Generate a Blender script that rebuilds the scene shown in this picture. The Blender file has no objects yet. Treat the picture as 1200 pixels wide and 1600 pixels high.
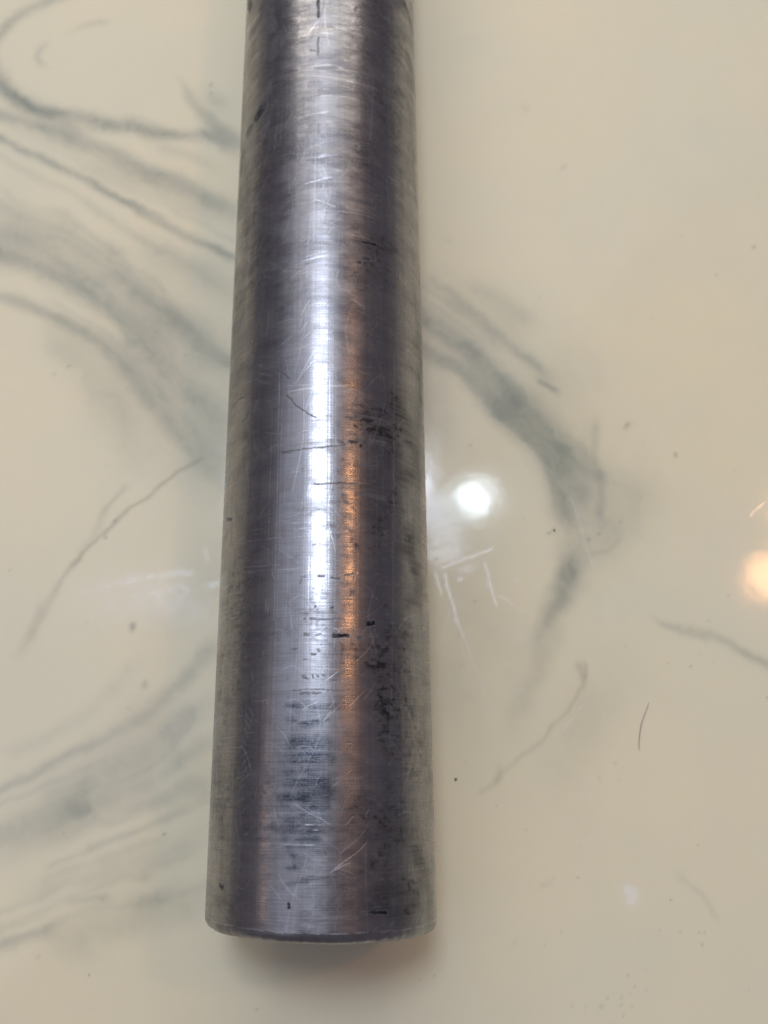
import bpy, math, random
import numpy as np
from mathutils import Vector, Euler

random.seed(7)
SC = bpy.context.scene
COL = SC.collection

# ------------------------------------------------------------------ camera
cam_d = bpy.data.cameras.new("camera")
cam_d.sensor_fit = 'VERTICAL'
cam_d.sensor_height = 36.0
cam_d.sensor_width = 27.0
cam_d.lens = 30.945
cam_d.clip_start = 0.005
cam_d.clip_end = 50.0
cam_d.dof.use_dof = True
cam_d.dof.focus_distance = 0.138
cam_d.dof.aperture_fstop = 26.0
cam = bpy.data.objects.new("camera", cam_d)
COL.objects.link(cam)
cam.location = (0.01000, 0.02199, 0.17796)
cam.rotation_euler = (0.301224, -0.003335, -0.010194)
SC.camera = cam

# ------------------------------------------------------------------ world (dim, even room light)
W = bpy.data.worlds.new("World")
SC.world = W
W.use_nodes = True
bg = W.node_tree.nodes["Background"]
bg.inputs[0].default_value = (0.130, 0.118, 0.143, 1)
bg.inputs[1].default_value = 1.0

# ------------------------------------------------------------------ lamps
def area(name, loc, aim, power, color, size, size_y=None, shape=None, spin=0.0):
    d = bpy.data.lights.new(name, 'AREA')
    d.energy = power
    d.color = color
    d.shape = shape or ('RECTANGLE' if size_y else 'DISK')
    d.size = size
    if size_y:
        d.size_y = size_y
    o = bpy.data.objects.new(name, d)
    COL.objects.link(o)
    o.location = loc
    q = (Vector(aim) - Vector(loc)).to_track_quat('-Z', 'Y')
    o.rotation_euler = q.to_euler()
    return o

def along(px, py, d, dist):              # a lamp `dist` metres from a point of the counter, in direction d
    v = Vector(d).normalized()
    return Vector((px, py, 0)) + v * dist

# broad white ceiling fixture almost straight above
area("ceiling_fixture", along(-0.004, 0.080, (-0.050, 0.318, 0.947), 2.40), (0.0, 0.05, 0), 17.5, (0.76, 0.84, 1.0), 0.58, 0.58, 'ELLIPSE')
# small white downlight beside it
area("white_downlight", along(0.0302, 0.0799, (0.108, 0.308, 0.945), 2.40), (0.03, 0.05, 0), 0.95, (0.74, 0.88, 1.0), 0.105, 0.085, 'ELLIPSE')
# warm bulb to the right
area("warm_bulb", along(0.0925, 0.0622, (0.406, 0.203, 0.891), 2.30), (0.03, 0.06, 0), 0.75, (1.0, 0.46, 0.20), 0.115)
area("warm_bulb", along(0.1020, 0.0755, (0.440, 0.268, 0.857), 2.30), (0.03, 0.06, 0), 2.9, (1.0, 0.47, 0.20), 0.115)
# added soft fill ahead of the counter, out of view, brightening its far part
area("forward_fill", (-0.02, 1.05, 0.50), (0.0, 0.10, 0.0), 4.8, (1.0, 0.92, 0.80), 0.9, 0.30)
# dimmer warm lamp to the left
area("side_lamp", along(-0.01, 0.03, (-0.79, -0.06, 0.60), 1.6), (0, 0.05, 0), 0.17, (1.0, 0.62, 0.38), 0.12)
# added broad soft light standing in for bounce off the room's ceiling
ceil = area("ceiling_bounce", (-0.9, 1.35, 2.5), (-0.2, 0.75, 0.0), 10.5, (0.78, 0.83, 1.0), 6.0, 2.2)
ceil.data.spread = math.radians(100)

# ------------------------------------------------------------------ exposure
SC.view_settings.view_transform = 'Standard'
SC.view_settings.look = 'None'
SC.view_settings.exposure = 0.08
SC.view_settings.gamma = 1.0
SC.render.engine = 'CYCLES'
SC.cycles.use_denoising = True
SC.cycles.max_bounces = 8
SC.cycles.sample_clamp_indirect = 6.0

# ------------------------------------------------------------------ tracings in millimetres
# counter marks: x, y on the counter top; bar marks: arc length from the crest, distance from the sawn end
VEIN = [
    ([(-66.93,218.87),(-71.72,217.2),(-77.96,213.88),(-83.08,208.5),(-86.19,203.19),(-88.84,195.94)],(2.151,2.084),(0.5,0.5)),
    ([(-58.19,209.16),(-62.69,208.36),(-66.6,206.53),(-69.2,204.91)],(1.471,1.462),(0.35,0.12)),
    ([(-72.99,202.28),(-74.15,199.45),(-73.55,196.83),(-71.72,194.62)],(1.456,1.442),(0.36,0.36)),
    ([(-91.47,204.04),(-84.95,192.93),(-81.43,187.39),(-76.25,183.47),(-68.07,180.52),(-58.41,177.78),(-48.9,176.19),(-40.96,174.24),(-32.8,173.43),(-27.56,171.32)],(3.241,2.021),(0.75,0.45)),
    ([(-88.69,182.21),(-83.0,180.63),(-75.68,178.29),(-67.56,175.38),(-59.42,171.56),(-51.32,167.22),(-43.3,162.74),(-35.37,158.14),(-27.55,153.96),(-21.34,150.36)],(2.046,3.625),(0.6,0.8)),
    ([(-72.75,180.17),(-67.84,178.23),(-61.3,175.14)],(1.571,1.561),(0.25,0.25)),
    ([(-87.96,176.47),(-82.16,173.6),(-76.39,170.75),(-69.9,167.91),(-63.32,163.63),(-55.23,158.66),(-48.81,154.48),(-42.5,150.88),(-34.68,146.08),(-28.52,142.56),(-22.08,138.22)],(1.562,1.484),(0.72,0.72)),
    ([(-51.93,155.58),(-48.76,153.77),(-45.56,151.43)],(1.215,1.209),(0.3,0.3)),
    ([(-39.15,191.22),(-35.29,184.73),(-31.88,179.88),(-27.73,175.09),(-22.4,170.35)],(1.278,3.417),(0.3,0.65)),
    ([(-36.38,176.1),(-30.01,173.59),(-22.36,169.23)],(1.565,3.102),(0.3,0.5)),
    ([(-43.89,171.44),(-35.9,167.66),(-27.26,164.46)],(2.176,2.156),(0.25,0.25)),
    ([(-32.27,187.63),(-28.12,183.71),(-25.6,180.22)],(2.862,2.834),(0.22,0.22)),
    ([(-60.55,166.92),(-49.4,162.24),(-39.85,156.74),(-25.8,148.63)],(3.703,3.615),(0.16,0.16)),
    ([(-85.03,153.51),(-79.42,150.81),(-72.21,146.9),(-64.32,142.84),(-54.78,135.93),(-47.08,131.67),(-39.3,124.99),(-31.68,118.43),(-20.93,108.83)],(6.049,7.104),(0.28,0.28)),
    ([(-83.8,143.86),(-77.55,141.4),(-68.25,137.74),(-62.0,134.31),(-55.81,130.91),(-49.59,126.38),(-41.87,120.13),(-35.76,114.47)],(3.282,3.723),(0.55,0.4)),
    ([(-54.81,136.27),(-47.17,132.84),(-39.47,127.45),(-31.81,120.85),(-25.02,114.38),(-20.57,110.39)],(2.068,3.133),(0.3,0.6)),
    ([(-55.45,143.64),(-50.86,142.22),(-46.21,139.78)],(2.389,2.377),(0.22,0.22)),
    ([(-84.47,149.09),(-78.96,146.95),(-71.94,144.46),(-65.64,141.13)],(2.705,2.677),(0.3,0.3)),
    ([(-48.11,145.31),(-38.8,140.06),(-29.58,134.04),(-21.69,128.13)],(5.99,5.849),(0.22,0.22)),
    ([(-82.24,131.62),(-76.91,129.91),(-70.86,128.04),(-65.55,126.02),(-59.42,122.7),(-54.0,118.62),(-48.55,113.47),(-43.88,108.24),(-38.51,102.02),(-33.21,95.46),(-28.79,90.66),(-22.7,84.03)],(1.905,3.008),(0.55,0.6)),
    ([(-47.65,120.17),(-41.59,116.11),(-35.52,110.52),(-30.99,105.8),(-22.72,97.33)],(2.309,3.35),(0.4,0.6)),
    ([(-36.35,124.14),(-31.77,120.04),(-22.45,111.19)],(2.034,1.996),(0.45,0.45)),
    ([(-40.71,113.72),(-32.23,102.73),(-22.51,89.13)],(12.869,12.403),(0.3,0.3)),
    ([(-66.75,123.58),(-57.15,113.86),(-48.98,101.35),(-41.32,92.25)],(5.797,5.534),(0.14,0.14)),
    ([(-29.23,73.42),(-26.06,63.75),(-34.37,49.26)],(6.719,6.457),(0.12,0.12)),
    ([(-68.03,20.12),(-63.95,21.84),(-57.5,24.72),(-50.42,28.24),(-43.25,31.79),(-37.2,34.79),(-33.03,38.46),(-29.44,42.19),(-25.81,45.97),(-22.18,51.09)],(1.104,2.074),(0.5,0.42)),
    ([(-67.0,12.06),(-62.97,13.72),(-55.33,15.93),(-48.27,18.52),(-41.08,20.43),(-33.95,23.89),(-27.97,27.41),(-22.19,31.58)],(2.418,2.257),(0.36,0.34)),
    ([(-66.78,10.36),(-62.14,11.78),(-53.91,13.97),(-47.02,18.16),(-38.72,21.58)],(4.822,4.926),(0.24,0.24)),
    ([(-40.85,17.52),(-33.63,19.19),(-26.4,21.45),(-22.2,23.77)],(2.445,2.475),(0.28,0.28)),
    ([(-47.55,24.03),(-41.61,26.95),(-33.22,31.69),(-23.52,38.37)],(2.967,3.045),(0.24,0.24)),
    ([(-37.19,1.49),(-32.51,2.54),(-29.31,4.6)],(2.139,2.152),(0.5,0.5)),
    ([(-48.47,1.5),(-44.32,1.57),(-39.87,2.4)],(0.95,0.952),(0.35,0.35)),
    ([(-36.88,5.23),(-32.76,6.3)],(1.077,1.079),(0.35,0.35)),
    ([(-62.48,-5.05),(-56.7,-4.36),(-52.14,-3.12),(-48.12,-2.09)],(1.641,1.652),(0.32,0.32)),
    ([(-50.83,-4.42),(-42.68,-3.65),(-31.16,0.01),(-21.83,3.2)],(4.229,4.295),(0.18,0.18)),
    ([(-57.58,3.46),(-49.36,4.59),(-40.03,7.27),(-31.77,9.43),(-23.56,13.88)],(2.621,2.675),(0.14,0.14)),
    ([(-38.01,46.09),(-46.29,37.97),(-55.78,31.92),(-64.11,28.37)],(2.055,1.991),(0.14,0.14)),
    ([(-30.12,42.83),(-39.49,31.75),(-50.97,21.12),(-63.79,15.45)],(7.667,7.299),(0.16,0.16)),
    ([(-27.09,34.08),(-34.07,25.68),(-44.72,19.88)],(6.296,6.137),(0.16,0.16)),
    ([(17.53,127.81),(21.08,123.34),(26.03,118.75),(31.59,113.1),(37.02,106.77),(42.34,100.55),(47.57,94.45),(51.43,89.95),(54.55,85.51)],(2.929,4.953),(0.62,0.5)),
    ([(17.38,119.63),(20.89,115.26),(25.79,111.25),(31.32,106.51),(36.74,101.06),(41.99,94.5),(45.84,89.26),(48.16,82.66),(49.8,76.92),(50.52,71.98)],(2.894,3.231),(0.6,0.5)),
    ([(46.08,92.97),(50.63,88.48),(52.95,82.62),(53.46,76.88),(52.54,71.96)],(6.957,6.732),(0.3,0.3)),
    ([(57.45,99.2),(57.37,91.38),(57.06,82.58),(56.14,74.74)],(1.265,1.217),(0.42,0.42)),
    ([(55.48,97.39),(55.98,91.39),(55.92,85.5)],(2.523,2.477),(0.28,0.28)),
    ([(52.97,70.56),(51.72,66.43),(49.42,62.36),(46.89,58.34),(44.68,54.77),(42.87,51.11),(41.59,47.24)],(4.568,1.809),(0.66,0.3)),
    ([(49.97,69.89),(48.24,64.41),(45.53,59.7)],(2.147,2.111),(0.3,0.3)),
    ([(21.36,134.81),(27.84,129.39),(33.43,122.75),(38.96,117.03),(44.43,111.88),(47.75,107.92)],(2.072,1.566),(0.35,0.5)),
    ([(29.49,134.41),(33.75,130.17),(39.42,125.98),(46.48,121.82)],(3.255,3.198),(0.18,0.18)),
    ([(44.78,108.26),(46.96,106.68),(49.94,104.48)],(0.855,0.85),(0.62,0.62)),
    ([(18.36,132.81),(34.74,119.48),(48.18,103.57),(60.74,85.45)],(16.228,15.138),(0.16,0.16)),
    ([(20.12,113.2),(22.65,100.72),(25.08,88.71)],(5.732,5.522),(0.14,0.14)),
    ([(58.48,91.37),(63.51,78.21),(58.02,69.82),(54.78,62.98)],(8.332,7.963),(0.2,0.2)),
    ([(16.63,80.07),(23.35,77.16),(27.12,68.72)],(5.446,5.351),(0.2,0.2)),
    ([(66.32,53.64),(69.57,52.3),(74.05,51.47),(77.26,51.04),(80.29,49.19),(83.2,46.57),(89.88,43.43),(95.01,39.08)],(0.915,1.662),(0.4,0.55)),
    ([(75.28,50.8),(76.47,49.88)],(0.651,0.65),(0.3,0.3)),
    ([(47.57,55.01),(44.52,48.5),(40.89,42.13),(37.98,35.9),(36.44,30.99)],(3.143,3.017),(0.16,0.16)),
    ([(54.99,49.7),(56.8,40.71),(48.38,30.87),(43.96,21.32),(44.86,16.64)],(7.791,7.359),(0.13,0.13)),
    ([(65.28,6.73),(67.4,4.14),(70.12,1.67),(71.58,-1.08),(72.5,-3.26)],(0.845,0.83),(0.14,0.14)),
    ([(60.96,72.58),(58.44,74.71),(55.65,73.75)],(1.079,1.08),(0.2,0.2)),
    ([(56.06,70.53),(59.55,71.9),(63.21,75.09)],(1.881,1.896),(0.14,0.14)),
    ([(-87.3,171.26),(-78.39,166.75),(-69.66,161.95),(-61.17,156.81),(-53.03,151.11),(-45.13,145.36),(-37.32,139.77),(-29.69,134.11),(-22.19,128.48)],(1.687,1.526),(0.1648294780911164,0.12933358566583758)),
    ([(-60.97,155.48),(-52.92,150.25),(-45.09,145.01),(-37.33,139.97)],(1.337,1.341),(0.12236055412600239,0.15901136408349265)),
    ([(-68.42,153.85),(-59.92,148.37),(-51.87,142.16),(-44.25,135.65),(-36.77,129.25)],(1.565,0.805),(0.2312267132933546,0.20007042350475385)),
    ([(-85.99,161.01),(-76.93,156.54),(-68.07,151.6),(-59.57,146.02)],(1.592,1.756),(0.1498541596310839,0.14996720591243304)),
    ([(-85.38,156.26),(-76.42,152.96),(-67.68,149.09),(-59.34,144.49),(-51.48,139.13),(-44.06,133.49)],(1.759,1.448),(0.2939815762170952,0.28087350196376615)),
    ([(-67.29,146.57),(-58.93,141.72),(-51.08,136.05),(-43.74,130.0),(-36.51,124.13),(-29.43,118.32),(-22.37,112.7)],(1.026,1.046),(0.267132055972217,0.22550542653060673)),
    ([(-75.38,145.69),(-66.48,141.28),(-58.07,135.91),(-50.24,129.58)],(1.12,1.045),(0.2453555653754082,0.15325918321772894)),
    ([(-84.17,146.77),(-75.11,143.8),(-66.3,140.09),(-57.99,135.38),(-50.27,129.75)],(1.744,1.098),(0.19277293461004014,0.21883187027121254)),
    ([(-83.81,143.9),(-74.67,140.75),(-65.79,136.84),(-57.47,131.83),(-49.76,125.81),(-42.77,119.18),(-35.92,112.71),(-29.23,106.32)],(0.795,0.887),(0.2919323819264099,0.15537390069234147)),
    ([(-56.49,125.27),(-48.79,118.35),(-41.99,110.58),(-35.41,102.87),(-29.05,95.22),(-22.66,87.87)],(1.248,1.547),(0.16516091212338613,0.20331295668668684)),
    ([(-64.66,129.51),(-56.29,123.89),(-48.63,117.12),(-41.89,109.49),(-35.36,101.94),(-29.04,94.46)],(0.769,1.614),(0.13641237555091834,0.18133329639075998)),
    ([(-64.23,126.67),(-55.84,120.85),(-48.2,113.82),(-41.57,105.84),(-35.16,97.92),(-28.96,90.08)],(1.67,1.216),(0.17624106648172325,0.17702399741940789)),
    ([(-88.49,180.63),(-79.56,177.56),(-70.78,174.1),(-62.13,170.34),(-53.75,166.0),(-45.51,161.51),(-37.39,157.06)],(1.881,0.934),(0.08485521635484562,0.17866991087842674)),
    ([(-79.43,175.79),(-70.7,171.92),(-62.11,167.79),(-53.8,163.11),(-45.61,158.38),(-37.51,153.74),(-29.55,149.1)],(1.683,1.234),(0.12217572819115893,0.08557072310078935)),
    ([(-62.09,165.85),(-53.83,161.11),(-45.67,156.42),(-37.59,151.87),(-29.64,147.31),(-21.8,142.77)],(1.674,0.883),(0.15316644233766763,0.17497985626218987)),
    ([(-67.71,17.65),(-61.51,19.95),(-55.31,22.33),(-49.2,24.94),(-43.04,27.58)],(0.982,0.752),(0.23515742352085808,0.14717006819391537)),
    ([(-55.17,20.2),(-49.1,22.51),(-43.01,24.82),(-37.21,27.56),(-31.62,30.51),(-26.65,34.15)],(1.439,1.237),(0.1508323603618651,0.14384568487527682)),
    ([(-61.15,16.18),(-55.03,18.19),(-49.03,20.49),(-42.99,22.8),(-37.21,25.51),(-31.61,28.37)],(1.31,1.087),(0.1287033970677435,0.2499431198827296)),
    ([(-42.98,21.95),(-37.21,25.38),(-31.61,29.09),(-26.64,33.65)],(1.06,1.112),(0.18045191927114276,0.11009740684750388)),
    ([(-66.71,9.78),(-60.74,11.91),(-54.76,14.14),(-48.88,16.76),(-42.95,19.44)],(0.908,1.218),(0.14493632892993985,0.17770963581187538)),
    ([(-54.6,11.79),(-48.77,13.97),(-42.92,16.19),(-37.2,18.63),(-31.58,21.11),(-26.38,24.08)],(1.155,1.122),(0.101852905123596,0.1875185427352393)),
    ([(-42.9,15.0),(-37.2,17.38),(-31.58,19.76),(-26.34,22.6)],(1.304,1.177),(0.22762015146800355,0.155661521284432)),
    ([(-48.61,9.79),(-42.87,11.76),(-37.2,13.83),(-31.56,15.82),(-26.22,18.14),(-20.81,20.42)],(1.381,0.764),(0.23871543489496347,0.171965451212075)),
    ([(-54.26,6.86),(-48.58,9.13),(-42.86,11.47),(-37.2,13.94),(-31.56,16.39),(-26.25,19.28),(-20.89,22.24)],(0.766,0.93),(0.23661676702170245,0.1452573116915531)),
    ([(-54.15,5.17),(-48.5,7.06),(-42.84,8.97),(-37.2,10.91),(-31.55,12.7)],(1.113,1.401),(0.1826328297442868,0.24982897570227627)),
    ([(-65.45,-0.13),(-59.72,1.19),(-53.97,2.53),(-48.4,4.39),(-42.81,6.3)],(0.753,1.091),(0.19985149103417046,0.1289188399541833)),
    ([(-65.07,-3.09),(-59.44,-1.66),(-53.78,-0.19),(-48.3,1.88),(-42.78,4.02),(-37.2,6.11),(-31.53,8.02),(-26.0,10.17)],(1.395,0.744),(0.24268957750025616,0.11773261346501213)),
    ([(-64.79,-5.27),(-59.2,-4.23),(-53.58,-3.18),(-48.17,-1.52),(-42.74,0.18),(-37.2,1.69),(-31.52,2.87),(-25.84,4.1),(-20.14,5.34)],(0.927,0.893),(0.20600383950685736,0.11151631783266591)),
    ([(17.64,133.81),(22.16,130.55),(26.64,127.29),(30.61,123.28),(34.35,119.0),(38.06,114.75)],(1.101,1.677),(0.22837820843984444,0.2299601861630467)),
    ([(17.6,131.27),(22.17,127.54),(26.71,123.84),(30.84,119.62),(34.77,115.23)],(0.834,1.268),(0.1509059968789327,0.18713443572803418)),
    ([(35.28,110.72),(39.44,105.94),(42.86,100.65),(46.02,95.24),(49.12,89.87)],(1.528,1.315),(0.15541640795857342,0.12131687308487532)),
    ([(17.52,127.38),(22.2,122.79),(26.81,118.25),(31.21,113.51),(35.5,108.74),(39.74,104.03)],(1.355,1.055),(0.23402004986441716,0.10014212174175735)),
    ([(26.85,116.16),(31.35,111.23),(35.78,106.32),(40.14,101.48),(43.5,95.95),(46.51,90.29),(49.47,84.71)],(1.048,1.53),(0.18464416680021023,0.16438013363445228)),
    ([(38.69,102.47),(43.14,97.03),(47.38,91.61),(50.96,85.85),(54.48,80.19)],(0.835,1.129),(0.23180547594399747,0.3187900994119416)),
    ([(28.89,111.49),(34.0,106.45),(38.72,101.16),(43.07,95.67),(47.14,90.15),(50.39,84.24),(53.61,78.46)],(0.586,1.187),(0.26149768604599644,0.38590890807866807)),
    ([(34.02,105.42),(38.73,100.18),(43.03,94.68),(46.98,89.14),(50.01,83.17)],(0.775,1.084),(0.36536106078682673,0.20264065933271735)),
    ([(17.33,117.39),(23.16,112.9),(28.71,108.2),(34.07,103.38),(38.77,98.04),(42.91,92.3),(46.53,86.42),(48.87,79.97)],(0.754,0.728),(0.2309531312010531,0.3977650408234129)),
    ([(23.06,111.71),(28.64,106.9),(34.1,102.09),(38.8,96.65),(42.84,90.7),(46.23,84.55),(48.07,77.72)],(0.584,0.629),(0.25646948893889476,0.3416054596545125)),
]
OLIVE = [
    ([(-27.11,90.2),(-30.06,88.61),(-32.04,87.31),(-35.05,84.86),(-37.9,82.58),(-43.02,78.19),(-47.39,73.86),(-51.66,69.18),(-54.22,65.37)],(0.966,1.192),(0.6,0.55)),
    ([(-51.66,69.18),(-55.08,63.34),(-58.22,58.01),(-61.11,52.12),(-62.47,46.96)],(1.333,2.826),(0.45,0.2)),
    ([(-42.77,83.92),(-45.92,80.64),(-47.72,77.81),(-49.38,73.6),(-52.95,68.78)],(1.229,1.599),(0.4,0.2)),
    ([(-59.87,58.69),(-60.67,54.07),(-61.61,50.82)],(2.096,2.069),(0.25,0.25)),
    ([(-51.3,112.22),(-46.17,101.32),(-43.17,89.32),(-38.16,86.34)],(5.703,5.484),(0.12,0.12)),
    ([(51.0,45.09),(51.42,42.28),(50.29,39.27),(47.48,35.8),(44.49,32.87),(42.06,30.33),(38.12,27.34),(34.97,24.62),(32.26,22.39),(28.46,20.54)],(0.773,1.11),(0.4,0.22)),
    ([(50.01,43.95),(50.76,42.04)],(1.8,1.794),(0.4,0.4)),
    ([(33.6,24.39),(32.65,22.86)],(1.491,1.487),(0.35,0.35)),
    ([(61.57,71.88),(59.36,69.81),(55.87,68.18),(53.19,68.2)],(1.347,1.338),(0.25,0.25)),
    ([(65.29,97.31),(64.92,96.4)],(1.402,1.4),(0.4,0.4)),
    ([(24.27,63.27),(31.87,55.16),(38.97,42.15),(35.81,31.0)],(15.908,15.082),(0.2,0.2)),  # dim reflection of the phone, painted as a broad olive patch
    ([(23.85,50.0),(25.98,37.26),(28.13,27.44)],(11.673,11.238),(0.18,0.18)),  # more of the painted phone reflection, nearer the bar
    ([(-40.15,54.14),(-39.99,53.74)],(1.562,1.561),(1.0,1.0)),
    ([(-36.67,41.63),(-36.51,41.13)],(1.275,1.274),(0.5,0.5)),
    ([(73.56,90.64),(73.77,90.04)],(0.833,0.832),(0.7,0.7)),
    ([(31.95,121.94),(49.33,120.98)],(8.717,8.712),(0.1,0.1)),
    ([(55.29,164.2),(54.47,163.47)],(1.546,1.544),(0.22,0.22)),
    ([(46.74,182.2),(47.29,180.84)],(2.218,2.213),(0.15,0.15)),
    ([(26.11,144.73),(28.01,143.32)],(1.502,1.499),(0.22,0.22)),
    ([(40.98,4.19),(39.75,3.76)],(1.079,1.079),(0.2,0.2)),
    ([(33.82,-6.4),(35.29,-5.34)],(1.176,1.178),(0.2,0.2)),
    ([(52.48,22.66),(52.69,22.18)],(0.744,0.743),(0.2,0.2)),
    ([(-11.49,220.21),(-10.53,213.85)],(4.985,4.944),(0.05,0.05)),
]
WEAR_HAZE = [  # scratches and scuffs, plus white lamp haze painted into the colour
    ([(-53.25,57.96),(-39.04,60.5),(-23.85,59.01)],(9.162,9.192),(0.4,0.4)),  # lamp haze left of the bar, whitened into the counter
    ([(-43.77,53.91),(-32.26,57.1),(-23.54,52.41)],(6.504,6.495),(0.25,0.25)),
    ([(22.68,77.16),(24.58,72.92),(23.09,68.07)],(6.778,6.68),(0.3,0.3)),  # lamp haze right of the bar, whitened the same way
    ([(23.11,68.76),(29.74,67.32)],(4.012,4.004),(0.3,0.3)),
    ([(22.73,65.06),(28.4,67.19),(33.7,69.21)],(0.399,0.67),(0.45,0.6)),
    ([(31.96,66.2),(32.62,63.19),(33.26,59.81),(34.16,56.6)],(0.426,0.42),(0.75,1.0)),
    ([(34.28,59.0),(35.71,58.58),(36.96,57.37),(39.11,55.89),(41.76,54.27)],(0.395,0.392),(0.8,0.35)),
    ([(23.49,63.96),(24.29,59.9),(25.13,57.22),(25.81,54.16),(27.35,49.96),(29.75,42.24),(32.05,36.58),(33.66,33.22)],(0.531,0.378),(0.85,0.22)),
    ([(26.42,49.32),(28.47,42.26),(30.05,37.22),(31.55,34.11)],(0.389,0.379),(0.3,0.15)),
    ([(21.52,64.38),(22.11,61.94),(22.82,58.97)],(0.531,0.527),(0.45,0.45)),
    ([(25.13,57.22),(25.43,54.56),(25.61,52.33)],(0.394,0.391),(0.4,0.4)),
    ([(24.3,55.9),(23.28,52.61),(22.13,48.98)],(0.236,0.233),(0.35,0.35)),
    ([(51.01,80.48),(52.35,74.77),(53.19,69.86),(54.78,64.62)],(0.409,0.532),(0.35,0.55)),
    ([(46.39,87.05),(49.48,81.93),(51.04,79.04)],(0.414,0.408),(0.2,0.2)),
    ([(50.37,37.02),(48.01,34.31),(45.69,31.88)],(0.381,0.378),(0.4,0.4)),
    ([(26.42,64.2),(28.3,64.59),(29.93,65.4)],(1.726,1.73),(0.5,0.5)),
    ([(26.37,62.57),(27.17,62.84)],(0.662,0.662),(0.5,0.5)),
    ([(37.21,62.2),(39.46,62.04)],(0.927,0.927),(0.35,0.35)),
    ([(42.01,60.4),(43.26,59.31)],(0.66,0.659),(0.3,0.3)),
    ([(31.91,62.12),(32.36,60.22)],(0.529,0.528),(0.35,0.35)),
    ([(55.87,2.93),(56.97,1.81),(56.27,0.72)],(2.156,2.147),(0.95,0.95)),
    ([(57.77,2.69),(57.12,3.47)],(0.718,0.719),(0.5,0.5)),
    ([(88.62,75.43),(90.17,76.83),(92.02,78.38)],(0.407,0.409),(0.8,0.8)),  # glint of a warm bulb, painted as a pale line
    ([(20.92,77.46),(24.71,77.29),(26.9,77.69)],(0.325,0.326),(0.35,0.35)),
    ([(66.0,104.96),(68.94,98.79),(73.14,91.98)],(0.567,0.556),(0.28,0.28)),
    ([(-53.47,60.23),(-48.33,61.53),(-41.88,63.22),(-34.01,64.09),(-28.75,64.59)],(1.314,1.59),(0.2,0.5)),  # upper edge of the painted haze on the left
    ([(-46.35,61.51),(-41.82,62.41),(-36.65,63.98)],(0.658,0.661),(0.4,0.4)),
    ([(-30.09,64.87),(-28.72,64.04)],(1.06,1.059),(0.5,0.5)),
    ([(-38.29,59.15),(-33.78,60.45),(-29.91,61.75)],(2.887,2.901),(0.25,0.25)),
    ([(-25.3,61.71),(-23.6,62.1)],(1.319,1.32),(0.45,0.45)),
    ([(-26.4,70.6),(-25.53,66.46)],(1.07,1.063),(0.2,0.2)),
    ([(31.75,52.53),(42.01,49.82)],(3.909,3.894),(0.16,0.16)),
    ([(36.14,37.16),(40.41,44.68)],(3.048,3.088),(0.14,0.14)),
    ([(30.06,43.51),(32.48,40.32)],(2.31,2.298),(0.14,0.14)),
    ([(41.07,34.63),(44.1,42.1)],(2.53,2.563),(0.16,0.16)),
    ([(56.74,54.92),(58.52,60.24)],(3.93,3.965),(0.1,0.1)),
]
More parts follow.
